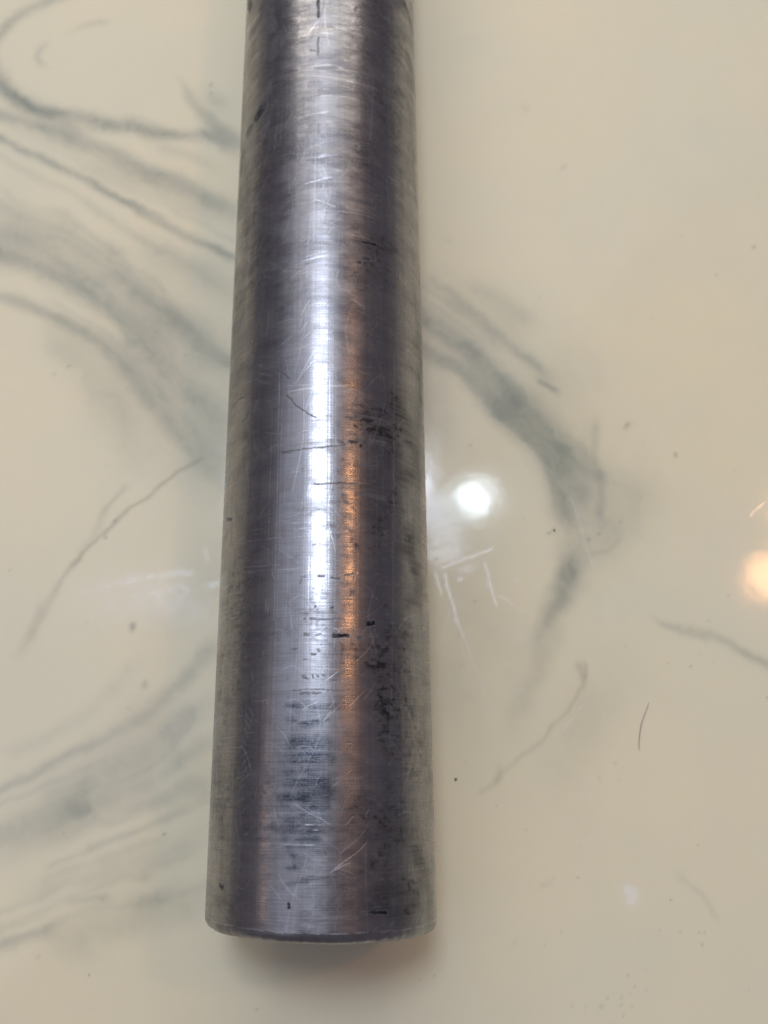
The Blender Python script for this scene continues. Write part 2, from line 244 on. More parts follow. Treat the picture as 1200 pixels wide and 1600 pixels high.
SPECK = [
    (24.475,22.942,0.322,0.9),
    (46.956,72.992,0.404,0.55),
    (45.966,72.301,0.404,0.6),
    (64.532,96.71,0.56,0.3),
    (98.352,141.379,0.6,0.4),
    (88.734,133.93,0.445,0.3),
    (72.462,44.369,0.232,0.7),
    (-31.186,13.505,0.364,0.6),
    (-43.243,-10.536,0.186,0.8),
    (-42.534,-15.932,0.161,0.6),
    (-12.609,-16.259,0.23,0.4),
    (50.723,-15.197,0.232,0.45),
    (54.844,-14.517,0.186,0.4),
    (57.806,-13.926,0.232,0.35),
    (52.946,-16.254,0.347,0.3),
    (63.938,0.969,0.215,0.5),
    (65.023,-4.373,0.296,0.35),
    (68.558,-4.518,0.236,0.4),
    (69.491,-4.636,0.236,0.4),
    (68.909,-6.561,0.259,0.45),
    (69.962,10.631,0.243,0.35),
    (46.814,5.132,0.216,0.45),
    (42.12,5.07,0.216,0.35),
    (43.164,-4.032,0.189,0.4),
    (39.939,-6.357,0.188,0.4),
    (28.325,-8.254,0.187,0.5),
    (19.456,-11.214,0.21,0.55),
    (16.647,-11.812,0.163,0.5),
    (43.647,-8.842,0.164,0.35),
    (43.916,-16.362,0.231,0.35),
    (46.434,-16.698,0.231,0.3),
    (49.453,-16.525,0.462,0.25),
    (54.67,-11.385,0.21,0.35),
    (55.785,-13.176,0.233,0.4),
    (53.058,-15.016,0.278,0.35),
    (54.892,-16.481,0.231,0.4),
    (53.365,-18.005,0.277,0.4),
    (61.132,-4.223,0.189,0.35),
    (55.732,25.723,0.374,0.25),
    (68.008,44.925,0.193,0.35),
    (59.703,48.611,0.311,0.25),
    (49.231,12.901,0.219,0.3),
    (37.575,13.71,0.171,0.3),
    (32.054,18.163,0.172,0.3),
    (68.976,13.73,0.195,0.25),
    (87.169,37.901,0.255,0.6),
    (26.209,26.261,0.224,0.3),
    (81.883,58.679,0.343,0.35),
    (29.618,57.839,0.315,0.4),
    (29.103,58.111,0.263,0.3),
    (56.337,72.205,0.404,0.4),
    (61.133,74.548,0.352,0.4),
    (54.071,70.83,0.403,0.4),
    (25.148,42.541,0.256,0.3),
    (26.089,51.016,0.26,0.3),
    (26.513,44.818,0.257,0.25),
    (-30.632,186.642,0.476,0.3),
    (-30.754,189.19,0.637,0.35),
    (-32.893,114.443,0.43,0.3),
    (-61.754,109.958,0.568,0.25),
    (-58.683,111.973,0.57,0.35),
    (-66.539,65.484,0.397,0.35),
    (-50.292,14.161,0.243,0.3),
    (-47.246,72.187,0.402,0.5),
    (-45.528,75.811,0.458,0.6),
    (77.287,53.407,0.262,0.3),
    (85.843,58.642,0.317,0.3),
    (30.056,92.363,0.417,0.35),
    (57.493,7.37,0.241,0.2),
    (-42.008,2.309,0.357,0.2),
    (-52.872,-7.275,0.467,0.2),
    (-33.261,32.302,0.251,0.3),
]
DARK = [
    ([(-1.4,176.23),(-1.35,172.08),(-1.17,168.62)],(0.448,0.441),(0.95,0.7)),
    ([(-1.24,163.46),(-1.32,159.01)],(0.309,0.307),(0.6,0.35)),
    ([(-2.88,160.46),(-1.33,159.96)],(0.263,0.256),(0.5,0.5)),
    ([(-23.37,190.21),(-22.72,186.29),(-20.74,182.22)],(1.943,1.817),(0.8,0.8)),
    ([(-15.98,174.62),(-17.73,173.99),(-19.57,173.85)],(1.81,2.0),(0.5,0.5)),
    ([(-12.82,174.02),(-11.95,170.46),(-11.21,169.35)],(1.812,1.582),(0.6,0.6)),
    ([(-10.41,165.63),(-10.68,163.66),(-11.48,162.48)],(1.667,1.773),(0.6,0.6)),
    ([(-9.11,164.49),(-8.35,164.64)],(1.022,0.98),(0.4,0.4)),
    ([(-14.9,175.49),(-15.45,177.62)],(1.09,1.158),(0.5,0.5)),
    ([(-12.09,155.63),(-12.87,152.92),(-14.09,150.51),(-15.26,149.36)],(1.006,2.041),(0.3,0.9)),
    ([(-13.31,150.36),(-14.06,149.87)],(1.734,1.839),(0.6,0.6)),
    ([(-18.67,148.06),(-17.83,148.25)],(1.803,1.816),(0.5,0.5)),
    ([(-12.43,146.78),(-13.4,143.94)],(1.602,1.707),(0.4,0.4)),
    ([(-22.12,145.08),(-22.51,140.68)],(1.471,1.414),(0.3,0.3)),
    ([(19.56,182.66),(16.13,179.0)],(2.151,1.96),(0.45,0.45)),
    ([(20.29,186.9),(19.84,182.56),(22.88,181.39),(24.07,178.14)],(1.259,1.16),(0.4,0.4)),
    ([(6.53,172.0),(6.25,171.41)],(0.586,0.579),(0.5,0.5)),
    ([(11.37,127.99),(11.67,128.11)],(0.651,0.662),(0.8,0.8)),
    ([(10.06,125.91),(9.91,125.29)],(0.603,0.598),(0.85,0.85)),
    ([(9.21,122.51),(9.75,122.55)],(0.574,0.589),(0.75,0.75)),
    ([(7.61,117.06),(9.04,117.18),(10.41,117.35)],(0.425,0.479),(1,1)),
    ([(8.76,113.69),(9.16,113.94)],(0.55,0.56),(0.95,0.95)),
    ([(7.85,113.58),(8.24,113.68)],(0.465,0.472),(0.9,0.9)),
    ([(7.09,112.59),(7.34,112.65)],(0.465,0.469),(0.95,0.95)),
    ([(-13.16,93.54),(-10.9,92.36),(-8.34,91.11),(-6.77,90.06),(-5.52,88.99)],(0.277,0.194),(0.75,0.75)),
    ([(-13.35,90.56),(-11.08,89.53),(-9.06,88.54)],(0.272,0.221),(0.65,0.65)),
    ([(-11.92,91.39),(-8.98,90.13)],(0.325,0.277),(0.4,0.4)),
    ([(-5.92,85.75),(-4.7,84.26),(-3.06,82.66),(-0.8,81.12)],(0.195,0.176),(0.7,0.7)),
    ([(-12.63,85.98),(-13.04,84.25)],(0.496,0.491),(0.45,0.45)),
    ([(-15.17,84.26),(-14.08,84.55),(-16.31,83.14)],(0.326,0.323),(0.5,0.5)),
    ([(-21.18,87.65),(-18.09,88.14),(-15.79,87.83)],(0.263,0.266),(0.5,0.5)),
    ([(-8.99,111.73),(-3.8,110.48)],(0.205,0.17),(0.4,0.4)),
    ([(-23.2,108.7),(-25.72,107.25),(-26.36,104.78)],(0.278,0.269),(0.5,0.5)),
    ([(5.63,83.8),(9.25,88.67),(11.26,90.89)],(0.151,0.188),(0.4,0.4)),
    ([(-6.62,75.14),(-3.15,75.36),(0.14,75.58),(4.51,76.21)],(0.219,0.202),(0.45,0.45)),
    ([(-9.17,75.78),(-4.84,74.93)],(0.269,0.232),(0.35,0.35)),
    ([(-0.85,68.95),(2.36,69.19),(6.77,69.39)],(0.258,0.277),(0.5,0.5)),
    ([(-21.75,66.55),(-18.64,65.51)],(0.235,0.235),(0.75,0.75)),
    ([(-21.24,65.94),(-18.89,65.34)],(0.234,0.234),(0.7,0.7)),
    ([(-15.78,58.02),(-13.94,57.35),(-12.63,56.92)],(0.227,0.226),(0.6,0.6)),
    ([(11.06,61.25),(11.58,61.1)],(0.791,0.81),(0.55,0.55)),
    ([(9.15,73.4),(10.67,73.54)],(0.277,0.294),(0.7,0.7)),
    ([(17.45,79.53),(19.39,80.02)],(0.377,0.376),(0.5,0.5)),
    ([(8.06,45.55),(8.74,45.7),(9.44,45.85)],(0.737,0.772),(1.0,1.0)),
    ([(2.85,43.41),(3.57,43.42)],(0.614,0.619),(0.85,0.85)),
    ([(3.77,43.42),(4.6,43.44),(5.13,43.36)],(0.455,0.464),(1,1)),
    ([(6.72,43.21),(7.27,43.23)],(0.392,0.397),(0.85,0.85)),
    ([(8.05,43.48),(8.5,43.61)],(0.271,0.275),(0.7,0.7)),
    ([(9.19,43.65),(9.9,43.8)],(0.281,0.289),(0.7,0.7)),
    ([(10.49,43.32),(10.98,43.25)],(0.369,0.377),(0.7,0.7)),
    ([(9.65,42.23),(9.76,42.24)],(0.214,0.215),(0.7,0.7)),
    ([(11.73,42.69),(11.86,42.59)],(0.26,0.261),(0.6,0.6)),
    ([(-1.95,43.64),(-1.53,43.53)],(0.413,0.411),(0.5,0.5)),
    ([(-0.0,43.5),(0.71,43.5)],(0.305,0.305),(0.3,0.3)),
    ([(-2.74,53.02),(-2.11,53.11)],(0.319,0.316),(0.3,0.3)),
    ([(0.09,53.06),(0.92,53.06)],(0.311,0.311),(0.6,0.6)),
    ([(2.27,52.86),(3.52,52.68)],(0.312,0.315),(0.55,0.55)),
    ([(4.57,53.46),(5.86,53.74)],(0.278,0.284),(0.5,0.5)),
    ([(-2.73,52.6),(-2.93,52.08)],(0.318,0.319),(0.35,0.35)),
    ([(-2.2,46.11),(-1.78,46.1)],(0.229,0.228),(0.5,0.5)),
    ([(-1.06,46.18),(0.48,46.06),(2.01,45.96),(4.07,46.2)],(0.247,0.25),(0.4,0.4)),
    ([(-0.36,48.03),(-0.26,48.03)],(0.226,0.226),(0.6,0.6)),
    ([(2.31,47.93),(2.51,48.03)],(0.227,0.227),(0.5,0.5)),
    ([(-0.87,40.38),(-0.26,40.37)],(0.304,0.303),(0.5,0.5)),
    ([(0.23,41.07),(0.34,40.87)],(0.404,0.404),(0.45,0.45)),
    ([(-2.08,39.6),(-1.47,39.59)],(0.205,0.204),(0.4,0.4)),
    ([(-4.1,41.37),(-3.05,41.44)],(0.17,0.167),(0.5,0.5)),
    ([(-2.14,37.01),(-1.63,36.7)],(0.408,0.405),(0.5,0.5)),
    ([(-0.72,37.09),(-0.52,36.79)],(0.302,0.301),(0.55,0.55)),
    ([(0.18,37.08),(0.38,36.88)],(0.261,0.26),(0.5,0.5)),
    ([(1.08,37.07),(1.48,36.97)],(0.341,0.341),(0.5,0.5)),
    ([(-3.96,34.89),(-1.4,34.93),(4.12,34.71)],(0.188,0.183),(0.4,0.4)),
    ([(-2.4,34.36),(0.61,34.41)],(0.305,0.299),(0.4,0.4)),
    ([(3.11,33.82),(4.12,33.73)],(0.302,0.305),(0.35,0.35)),
    ([(8.56,35.1),(8.68,35.0)],(0.225,0.226),(0.5,0.5)),
    ([(-2.32,29.79),(-1.82,29.88)],(0.302,0.3),(0.3,0.3)),
    ([(8.38,2.77),(9.76,2.75),(11.32,2.63)],(0.313,0.491),(1,1)),
    ([(4.72,2.03),(6.66,2.44),(8.38,2.68)],(0.134,0.146),(0.55,0.55)),
    ([(8.69,3.09),(9.76,3.27)],(0.316,0.329),(0.7,0.7)),
    ([(-3.57,4.03),(-3.57,3.77)],(0.329,0.328),(0.95,0.95)),
    ([(-3.65,3.35),(-3.46,3.35)],(0.329,0.327),(1,1)),
    ([(-17.36,5.78),(-16.71,5.29)],(0.457,0.456),(0.8,0.8)),
    ([(-16.18,5.78),(-16.5,5.12)],(0.228,0.228),(0.7,0.7)),
    ([(-17.76,5.56),(-15.98,5.53)],(0.228,0.228),(0.5,0.5)),
    ([(1.63,11.14),(1.92,10.69)],(0.227,0.227),(0.7,0.7)),
    ([(3.74,8.45),(5.48,7.7),(6.27,7.66)],(0.124,0.13),(0.75,0.75)),
    ([(14.27,7.17),(14.97,7.03)],(0.392,0.392),(0.8,0.8)),
    ([(15.69,6.79),(17.78,6.42)],(0.392,0.392),(0.55,0.55)),
    ([(15.98,6.31),(16.11,5.67)],(0.522,0.521),(0.7,0.7)),
    ([(10.55,4.79),(11.58,4.71)],(0.454,0.475),(0.65,0.65)),
    ([(10.88,4.41),(12.78,3.91)],(0.517,0.567),(0.6,0.6)),
    ([(14.85,2.56),(15.71,2.38)],(0.645,0.645),(0.65,0.65)),
    ([(16.89,5.23),(18.62,4.6)],(0.52,0.52),(0.3,0.3)),
    ([(-18.33,17.71),(-18.08,17.52)],(0.239,0.239),(0.7,0.7)),
    ([(-14.95,7.95),(-14.77,7.69)],(0.345,0.345),(0.4,0.4)),
    ([(14.65,50.85),(14.96,50.89)],(0.243,0.243),(0.8,0.8)),
    ([(-13.23,98.57),(-13.29,96.27)],(0.286,0.282),(0.4,0.4)),
    ([(-14.48,85.29),(-14.73,83.14)],(0.329,0.324),(0.35,0.35)),
    ([(6.21,82.07),(9.84,81.71),(13.27,81.53)],(0.704,0.94),(0.4,0.4)),
    ([(6.78,77.39),(11.79,77.55)],(0.589,0.713),(0.4,0.4)),
    ([(6.2,72.66),(9.78,73.39)],(0.459,0.515),(0.3,0.3)),
    ([(7.34,67.63),(11.66,67.46)],(0.585,0.689),(0.35,0.35)),
    ([(-11.72,32.44),(-10.73,31.4)],(0.253,0.252),(0.6,0.6)),
    ([(-12.25,31.67),(-11.08,30.33)],(0.253,0.251),(0.6,0.6)),
    ([(-12.48,30.69),(-11.3,29.46)],(0.252,0.25),(0.6,0.6)),
    ([(-12.55,29.21),(-11.65,28.1)],(0.3,0.299),(0.7,0.7)),
    ([(-12.92,27.95),(-12.15,26.95)],(0.298,0.297),(0.7,0.7)),
    ([(-12.99,26.59),(-12.06,25.3)],(0.297,0.295),(0.5,0.5)),
    ([(-1.8,1.49),(0.99,1.3)],(0.281,0.278),(0.2,0.2)),
]
SCRATCH_GLINT = [  # scratches, with bright glints of the lamp streak painted among them
    ([(-0.0,88.32),(-0.01,70.07),(0.11,51.48)],(0.178,0.165),(0.4,0.4)),  # twin lamp lines of the highlight, this and the next, painted pale
    ([(1.56,88.34),(1.6,70.08),(1.66,51.48)],(0.178,0.166),(0.4,0.4)),
    ([(-7.43,90.92),(-7.3,77.59),(-7.21,66.05),(-7.25,55.04),(-7.21,46.05)],(0.13,0.116),(0.55,0.55)),
    ([(-6.75,84.67),(-6.73,70.53),(-6.69,60.43)],(0.1,0.095),(0.4,0.4)),
    ([(-5.96,82.14),(-5.9,65.9)],(0.097,0.093),(0.3,0.3)),
    ([(-8.81,85.05),(-8.71,66.25),(-8.71,55.19)],(0.108,0.1),(0.3,0.3)),
    ([(14.64,96.52),(13.77,66.93),(13.31,49.06),(12.8,35.47),(12.13,25.56)],(0.162,0.115),(0.4,0.4)),
    ([(11.89,85.58),(11.3,59.72)],(0.103,0.093),(0.25,0.25)),
    ([(10.46,77.99),(10.0,55.16)],(0.094,0.087),(0.25,0.25)),
    ([(-1.4,135.68),(-1.49,124.28),(-1.5,116.03)],(0.196,0.19),(0.35,0.35)),
    ([(-1.38,153.7),(-1.31,138.6)],(0.177,0.173),(0.2,0.2)),
    ([(-1.42,110.65),(-1.31,93.91)],(0.141,0.136),(0.25,0.25)),
    ([(-1.32,56.82),(-1.39,47.32),(-1.32,36.7)],(0.148,0.141),(0.4,0.4)),
    ([(6.29,39.43),(7.81,40.81),(8.95,42.19),(9.42,43.25)],(0.128,0.142),(0.6,0.6)),
    ([(1.39,36.38),(2.59,37.17),(3.39,37.87)],(0.12,0.122),(0.7,0.7)),
    ([(3.91,35.99),(4.21,36.59)],(0.122,0.123),(0.6,0.6)),
    ([(-2.15,31.82),(-0.96,32.58),(0.23,33.05)],(0.101,0.099),(0.7,0.7)),
    ([(-2.38,33.09),(-1.25,31.9)],(0.101,0.1),(0.6,0.6)),
    ([(0.96,30.14),(2.33,31.77)],(0.099,0.099),(0.5,0.5)),
    ([(-5.5,33.17),(-3.35,30.87),(-1.81,29.4)],(0.097,0.09),(0.4,0.4)),
    ([(-6.49,29.5),(-4.84,28.02),(-3.97,26.39)],(0.11,0.102),(0.55,0.55)),
    ([(-8.33,33.47),(-5.43,30.44)],(0.094,0.085),(0.35,0.35)),
    ([(-4.42,32.35),(-2.84,30.86),(-1.31,29.4)],(0.094,0.089),(0.4,0.4)),
    ([(-6.35,17.28),(-5.87,15.46),(-5.33,14.56)],(0.127,0.123),(0.6,0.6)),
    ([(-7.46,18.2),(-6.29,15.46)],(0.11,0.106),(0.4,0.4)),
    ([(-3.09,18.01),(-1.11,16.81),(0.82,15.89),(2.26,14.97)],(0.099,0.096),(0.6,0.6)),
    ([(-1.56,15.01),(1.31,15.07)],(0.116,0.115),(0.7,0.7)),
    ([(-0.4,14.28),(0.65,14.27)],(0.134,0.133),(0.8,0.8)),
    ([(-4.96,12.14),(0.11,12.14)],(0.122,0.114),(0.6,0.6)),
    ([(2.79,8.74),(4.7,10.01),(6.67,11.27),(8.22,12.56)],(0.152,0.17),(0.7,0.7)),
    ([(2.32,8.32),(3.74,9.07),(5.67,9.8)],(0.17,0.178),(0.6,0.6)),
    ([(3.73,10.92),(6.67,13.06),(7.92,14.38)],(0.115,0.127),(0.45,0.45)),
    ([(3.26,8.99),(5.19,8.41),(6.17,7.84)],(0.095,0.099),(0.5,0.5)),
    ([(4.68,14.92),(5.87,16.07),(5.17,15.72)],(0.118,0.119),(0.5,0.5)),
    ([(7.71,16.21),(8.57,17.29)],(0.147,0.152),(0.6,0.6)),
    ([(4.66,22.26),(5.67,22.9)],(0.12,0.122),(0.4,0.4)),
    ([(-6.87,6.55),(-5.8,5.54),(-4.76,4.44)],(0.126,0.119),(0.6,0.6)),
    ([(-5.35,7.9),(-4.31,6.44),(-2.82,4.9)],(0.132,0.124),(0.55,0.55)),
    ([(-4.32,6.61),(-1.86,4.47)],(0.099,0.094),(0.4,0.4)),
    ([(-12.7,5.93),(-11.72,5.37)],(0.114,0.114),(0.6,0.6)),
    ([(-12.77,4.78),(-12.07,4.47)],(0.114,0.113),(0.5,0.5)),
    ([(-12.36,7.38),(-11.52,6.71)],(0.103,0.103),(0.4,0.4)),
    ([(-7.75,4.18),(-7.65,4.18)],(0.216,0.215),(0.8,0.8)),
    ([(-13.19,24.84),(-11.4,25.77)],(0.123,0.123),(0.5,0.5)),
    ([(-12.98,23.68),(-11.1,24.99)],(0.122,0.123),(0.55,0.55)),
    ([(-12.62,22.43),(-10.79,24.03)],(0.134,0.135),(0.6,0.6)),
    ([(-12.84,21.19),(-10.85,22.51)],(0.133,0.134),(0.55,0.55)),
    ([(-13.07,20.05),(-11.71,21.0)],(0.12,0.121),(0.45,0.45)),
    ([(-12.1,25.98),(-10.74,22.89)],(0.16,0.158),(0.6,0.6)),
    ([(-12.46,24.83),(-11.49,22.14)],(0.147,0.146),(0.5,0.5)),
    ([(-12.96,18.17),(-11.88,18.93)],(0.12,0.12),(0.4,0.4)),
    ([(-12.86,16.3),(-11.52,17.25)],(0.119,0.119),(0.4,0.4)),
    ([(-13.04,14.44),(-11.96,15.2)],(0.118,0.118),(0.35,0.35)),
    ([(-12.88,11.69),(-12.09,12.54)],(0.117,0.117),(0.4,0.4)),
    ([(-8.78,49.85),(-8.83,47.75)],(0.199,0.198),(0.6,0.6)),
    ([(-8.27,49.27),(-8.45,47.5)],(0.158,0.159),(0.6,0.6)),
    ([(-11.46,38.66),(-10.97,36.8)],(0.13,0.129),(0.5,0.5)),
    ([(-8.98,41.75),(-9.16,39.92)],(0.123,0.123),(0.4,0.4)),
    ([(-13.1,50.88),(-13.17,49.28)],(0.124,0.123),(0.4,0.4)),
    ([(6.74,54.33),(6.19,53.23),(5.86,52.14)],(0.134,0.131),(0.7,0.7)),
    ([(0.9,54.65),(1.01,54.01)],(0.104,0.104),(0.5,0.5)),
    ([(-14.2,55.96),(-9.75,55.53),(-6.09,55.37)],(0.141,0.115),(0.45,0.45)),
    ([(-14.49,55.12),(-6.07,54.51),(-2.77,54.52)],(0.126,0.096),(0.4,0.4)),
    ([(-13.61,60.31),(-5.07,59.95),(0.32,60.05)],(0.115,0.084),(0.35,0.35)),
    ([(-6.25,61.49),(0.31,61.36)],(0.093,0.084),(0.35,0.35)),
    ([(-5.7,86.33),(0.02,86.86),(5.05,87.37)],(0.243,0.232),(0.55,0.55)),
    ([(-6.95,87.5),(2.23,87.27)],(0.152,0.134),(0.4,0.4)),
    ([(5.05,86.76),(9.22,83.76)],(0.093,0.104),(0.35,0.35)),
    ([(4.48,85.49),(7.15,83.4)],(0.103,0.109),(0.4,0.4)),
    ([(-4.19,87.97),(-2.3,91.48),(-0.97,93.9)],(0.129,0.124),(0.5,0.5)),
    ([(-3.4,89.11),(-1.17,92.04)],(0.104,0.102),(0.45,0.45)),
    ([(-1.61,91.44),(-0.04,92.14),(1.64,91.66),(2.43,90.46)],(0.136,0.135),(0.55,0.55)),
    ([(-3.5,94.7),(2.17,96.43)],(0.117,0.114),(0.4,0.4)),
    ([(3.88,94.67),(7.41,93.29)],(0.115,0.125),(0.4,0.4)),
    ([(-3.62,101.05),(-2.71,102.89),(-1.8,104.37)],(0.131,0.128),(0.6,0.6)),
    ([(-3.56,97.85),(-2.2,100.02)],(0.13,0.128),(0.5,0.5)),
    ([(-2.95,96.53),(-1.82,97.71)],(0.117,0.115),(0.5,0.5)),
    ([(-3.82,99.15),(-3.15,101.0)],(0.131,0.13),(0.5,0.5)),
    ([(5.62,104.75),(7.07,103.84),(7.57,103.55)],(0.17,0.18),(0.6,0.6)),
    ([(4.43,106.27),(5.98,105.33)],(0.143,0.148),(0.4,0.4)),
    ([(-3.83,112.22),(-1.45,112.66),(1.47,113.3)],(0.196,0.187),(0.65,0.65)),
    ([(-3.24,113.08),(0.87,114.09)],(0.145,0.14),(0.5,0.5)),
    ([(-3.51,129.01),(-1.07,129.47),(1.93,130.36)],(0.188,0.181),(0.75,0.75)),
    ([(-1.62,125.41),(0.78,124.51),(2.57,123.78)],(0.157,0.156),(0.6,0.6)),
    ([(-2.79,122.31),(1.39,122.86),(6.86,122.96),(10.17,122.98)],(0.122,0.15),(0.4,0.4)),
    ([(-4.25,134.88),(-0.53,134.77),(3.11,135.52)],(0.155,0.148),(0.5,0.5)),
    ([(-5.08,144.37),(-1.89,144.89),(1.2,145.42)],(0.189,0.173),(0.6,0.6)),
    ([(-4.62,154.51),(0.51,153.64),(4.94,153.27),(11.17,153.42)],(0.163,0.21),(0.45,0.45)),
    ([(-3.33,156.28),(-0.78,156.46),(1.74,156.66)],(0.29,0.279),(0.5,0.5)),
    ([(2.38,156.41),(4.29,155.94)],(0.51,0.527),(0.55,0.55)),
    ([(-1.29,167.65),(-2.19,166.45),(-3.08,164.96),(-3.32,163.4)],(0.389,0.4),(0.4,0.4)),
    ([(-0.87,164.72),(1.05,164.55),(1.94,164.46)],(0.514,0.515),(0.6,0.6)),
    ([(1.67,166.37),(4.92,165.63),(8.32,165.49)],(0.155,0.187),(0.4,0.4)),
    ([(6.93,167.55),(11.31,167.62),(13.8,167.01)],(0.147,0.219),(0.35,0.35)),
    ([(-0.69,149.05),(1.79,149.4)],(0.25,0.25),(0.4,0.4)),
    ([(-0.65,145.11),(0.59,145.1)],(0.496,0.494),(0.5,0.5)),
    ([(-0.01,143.0),(1.84,143.06)],(0.493,0.495),(0.45,0.45)),
    ([(-0.9,134.93),(0.92,135.35)],(0.61,0.607),(0.45,0.45)),
    ([(0.13,130.16),(0.97,130.17)],(0.481,0.481),(0.6,0.6)),
    ([(1.92,132.08),(3.74,131.84)],(0.607,0.62),(0.35,0.35)),
    ([(4.29,155.94),(9.7,156.17)],(0.132,0.162),(0.35,0.35)),
    ([(5.6,129.03),(10.93,128.1)],(0.103,0.127),(0.3,0.3)),
    ([(6.86,125.07),(10.89,123.52)],(0.119,0.141),(0.35,0.35)),
    ([(6.96,2.94),(8.17,3.12)],(0.1,0.104),(0.4,0.4)),
    ([(5.1,60.74),(8.48,61.37)],(0.088,0.095),(0.3,0.3)),
]
BLUE_REFLECTION = [  # the phone's dark reflection, painted into the bar's colour
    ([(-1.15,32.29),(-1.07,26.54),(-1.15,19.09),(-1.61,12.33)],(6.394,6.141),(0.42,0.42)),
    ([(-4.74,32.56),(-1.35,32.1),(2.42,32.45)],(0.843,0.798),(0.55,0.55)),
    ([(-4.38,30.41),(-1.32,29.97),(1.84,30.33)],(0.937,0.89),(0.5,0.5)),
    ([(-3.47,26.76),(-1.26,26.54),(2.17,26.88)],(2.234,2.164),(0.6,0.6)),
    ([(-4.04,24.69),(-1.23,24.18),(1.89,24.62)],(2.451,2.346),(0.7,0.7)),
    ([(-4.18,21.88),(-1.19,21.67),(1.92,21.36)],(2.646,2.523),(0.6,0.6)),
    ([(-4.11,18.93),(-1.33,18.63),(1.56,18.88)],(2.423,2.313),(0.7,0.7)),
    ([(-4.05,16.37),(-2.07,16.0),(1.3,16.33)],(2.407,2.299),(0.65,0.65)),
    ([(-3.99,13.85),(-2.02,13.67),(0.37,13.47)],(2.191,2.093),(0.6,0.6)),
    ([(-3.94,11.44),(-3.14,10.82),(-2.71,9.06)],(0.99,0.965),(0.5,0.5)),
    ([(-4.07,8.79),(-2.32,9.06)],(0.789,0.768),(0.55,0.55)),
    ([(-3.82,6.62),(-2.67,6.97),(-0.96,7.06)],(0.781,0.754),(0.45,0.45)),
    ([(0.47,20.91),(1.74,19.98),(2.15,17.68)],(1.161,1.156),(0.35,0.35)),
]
CLOUD = [
    ([(6.79,82.15),(11.83,80.69),(13.19,76.2),(10.39,70.93),(8.5,66.07),(11.62,64.26)],(3.574,5.456),(0.28,0.28)),
    ([(14.93,86.44),(18.54,81.36),(20.71,75.87),(16.31,72.2)],(4.614,4.312),(0.45,0.45)),
    ([(17.86,61.45),(18.78,58.77),(19.82,56.7)],(3.48,3.408),(0.6,0.6)),
    ([(15.16,59.44),(17.4,59.41)],(2.201,2.197),(0.35,0.35)),
    ([(19.62,52.15),(20.77,50.66),(17.5,50.7)],(2.436,2.425),(0.45,0.45)),
    ([(18.7,56.48),(20.92,53.5)],(2.169,2.14),(0.3,0.3)),
    ([(23.51,94.89),(24.48,90.0)],(2.183,2.13),(0.35,0.35)),
    ([(11.0,14.27),(16.33,13.1),(19.84,9.12)],(4.715,5.267),(0.28,0.28)),
    ([(9.78,5.37),(13.32,5.99),(17.68,3.79),(16.01,2.17)],(3.964,4.64),(0.5,0.5)),
    ([(10.87,3.54),(7.66,2.9),(16.0,1.73)],(2.523,2.832),(0.4,0.4)),
    ([(17.96,11.14),(22.1,5.16),(22.49,2.32)],(3.443,3.36),(0.4,0.4)),
    ([(0.95,4.45),(2.82,3.98),(4.71,4.08)],(2.05,2.112),(0.4,0.4)),
    ([(0.5,3.6),(3.77,3.26)],(0.93,0.946),(0.4,0.4)),
    ([(2.64,29.36),(5.15,27.93),(3.65,26.5)],(1.984,1.99),(0.28,0.28)),
    ([(4.66,24.6),(6.69,23.65)],(1.606,1.667),(0.35,0.35)),
    ([(3.68,19.95),(5.17,18.09),(3.7,16.3)],(2.158,2.141),(0.3,0.3)),
    ([(2.06,40.67),(5.65,41.23)],(1.418,1.483),(0.4,0.4)),
    ([(3.38,81.79),(6.79,81.55)],(1.115,1.189),(0.3,0.3)),
    ([(-20.3,24.99),(-18.04,17.14),(-19.12,11.39)],(1.965,1.866),(0.25,0.25)),
    ([(-17.3,9.63),(-15.88,4.27)],(1.853,1.816),(0.25,0.25)),
    ([(-21.31,146.05),(-23.07,130.37)],(1.989,1.731),(0.25,0.25)),
    ([(-26.28,173.35),(-21.66,155.92)],(2.483,2.172),(0.2,0.2)),
    ([(6.85,119.49),(13.92,120.55)],(2.607,3.72),(0.15,0.15)),
    ([(22.23,169.48),(22.82,145.34),(24.29,133.95)],(3.329,2.666),(0.3,0.3)),
    ([(21.99,111.97),(23.96,100.5)],(1.988,1.867),(0.3,0.3)),
    ([(5.01,110.98),(5.61,109.75)],(1.217,1.231),(0.3,0.3)),
    ([(3.88,96.56),(6.81,96.33)],(1.389,1.478),(0.3,0.3)),
    ([(6.75,59.21),(11.54,57.54)],(3.388,4.005),(0.2,0.2)),
]
HAIR = [(63.36, 37.14), (62.4, 35.16), (61.45, 33.19), (60.86, 30.99), (60.57, 29.29), (60.52, 28.08)]
CRUMB = [(24.47, 22.94), (46.95, 72.85), (74.45, 91.22)]


# ------------------------------------------------------------------ numpy helpers
rng = np.random.default_rng(11)

def vnoise(x, y, seed):
    """smooth value noise, range 0..1"""
    r = np.random.default_rng(seed).random((256, 256)).astype(np.float32)
    xi = np.floor(x).astype(np.int64); yi = np.floor(y).astype(np.int64)
    fx = (x - xi).astype(np.float32); fy = (y - yi).astype(np.float32)
    fx = fx * fx * (3 - 2 * fx); fy = fy * fy * (3 - 2 * fy)
    a = r[xi & 255, yi & 255]; b = r[(xi + 1) & 255, yi & 255]
    c = r[xi & 255, (yi + 1) & 255]; d = r[(xi + 1) & 255, (yi + 1) & 255]
    return (a * (1 - fx) + b * fx) * (1 - fy) + (c * (1 - fx) + d * fx) * fy

def fbm(x, y, seed, octaves=4):
    s = 0; a = 0.5; n = 0
    for k in range(octaves):
        s = s + a * vnoise(x * 2 ** k, y * 2 ** k, seed + k); n += a; a *= 0.55
    return s / n

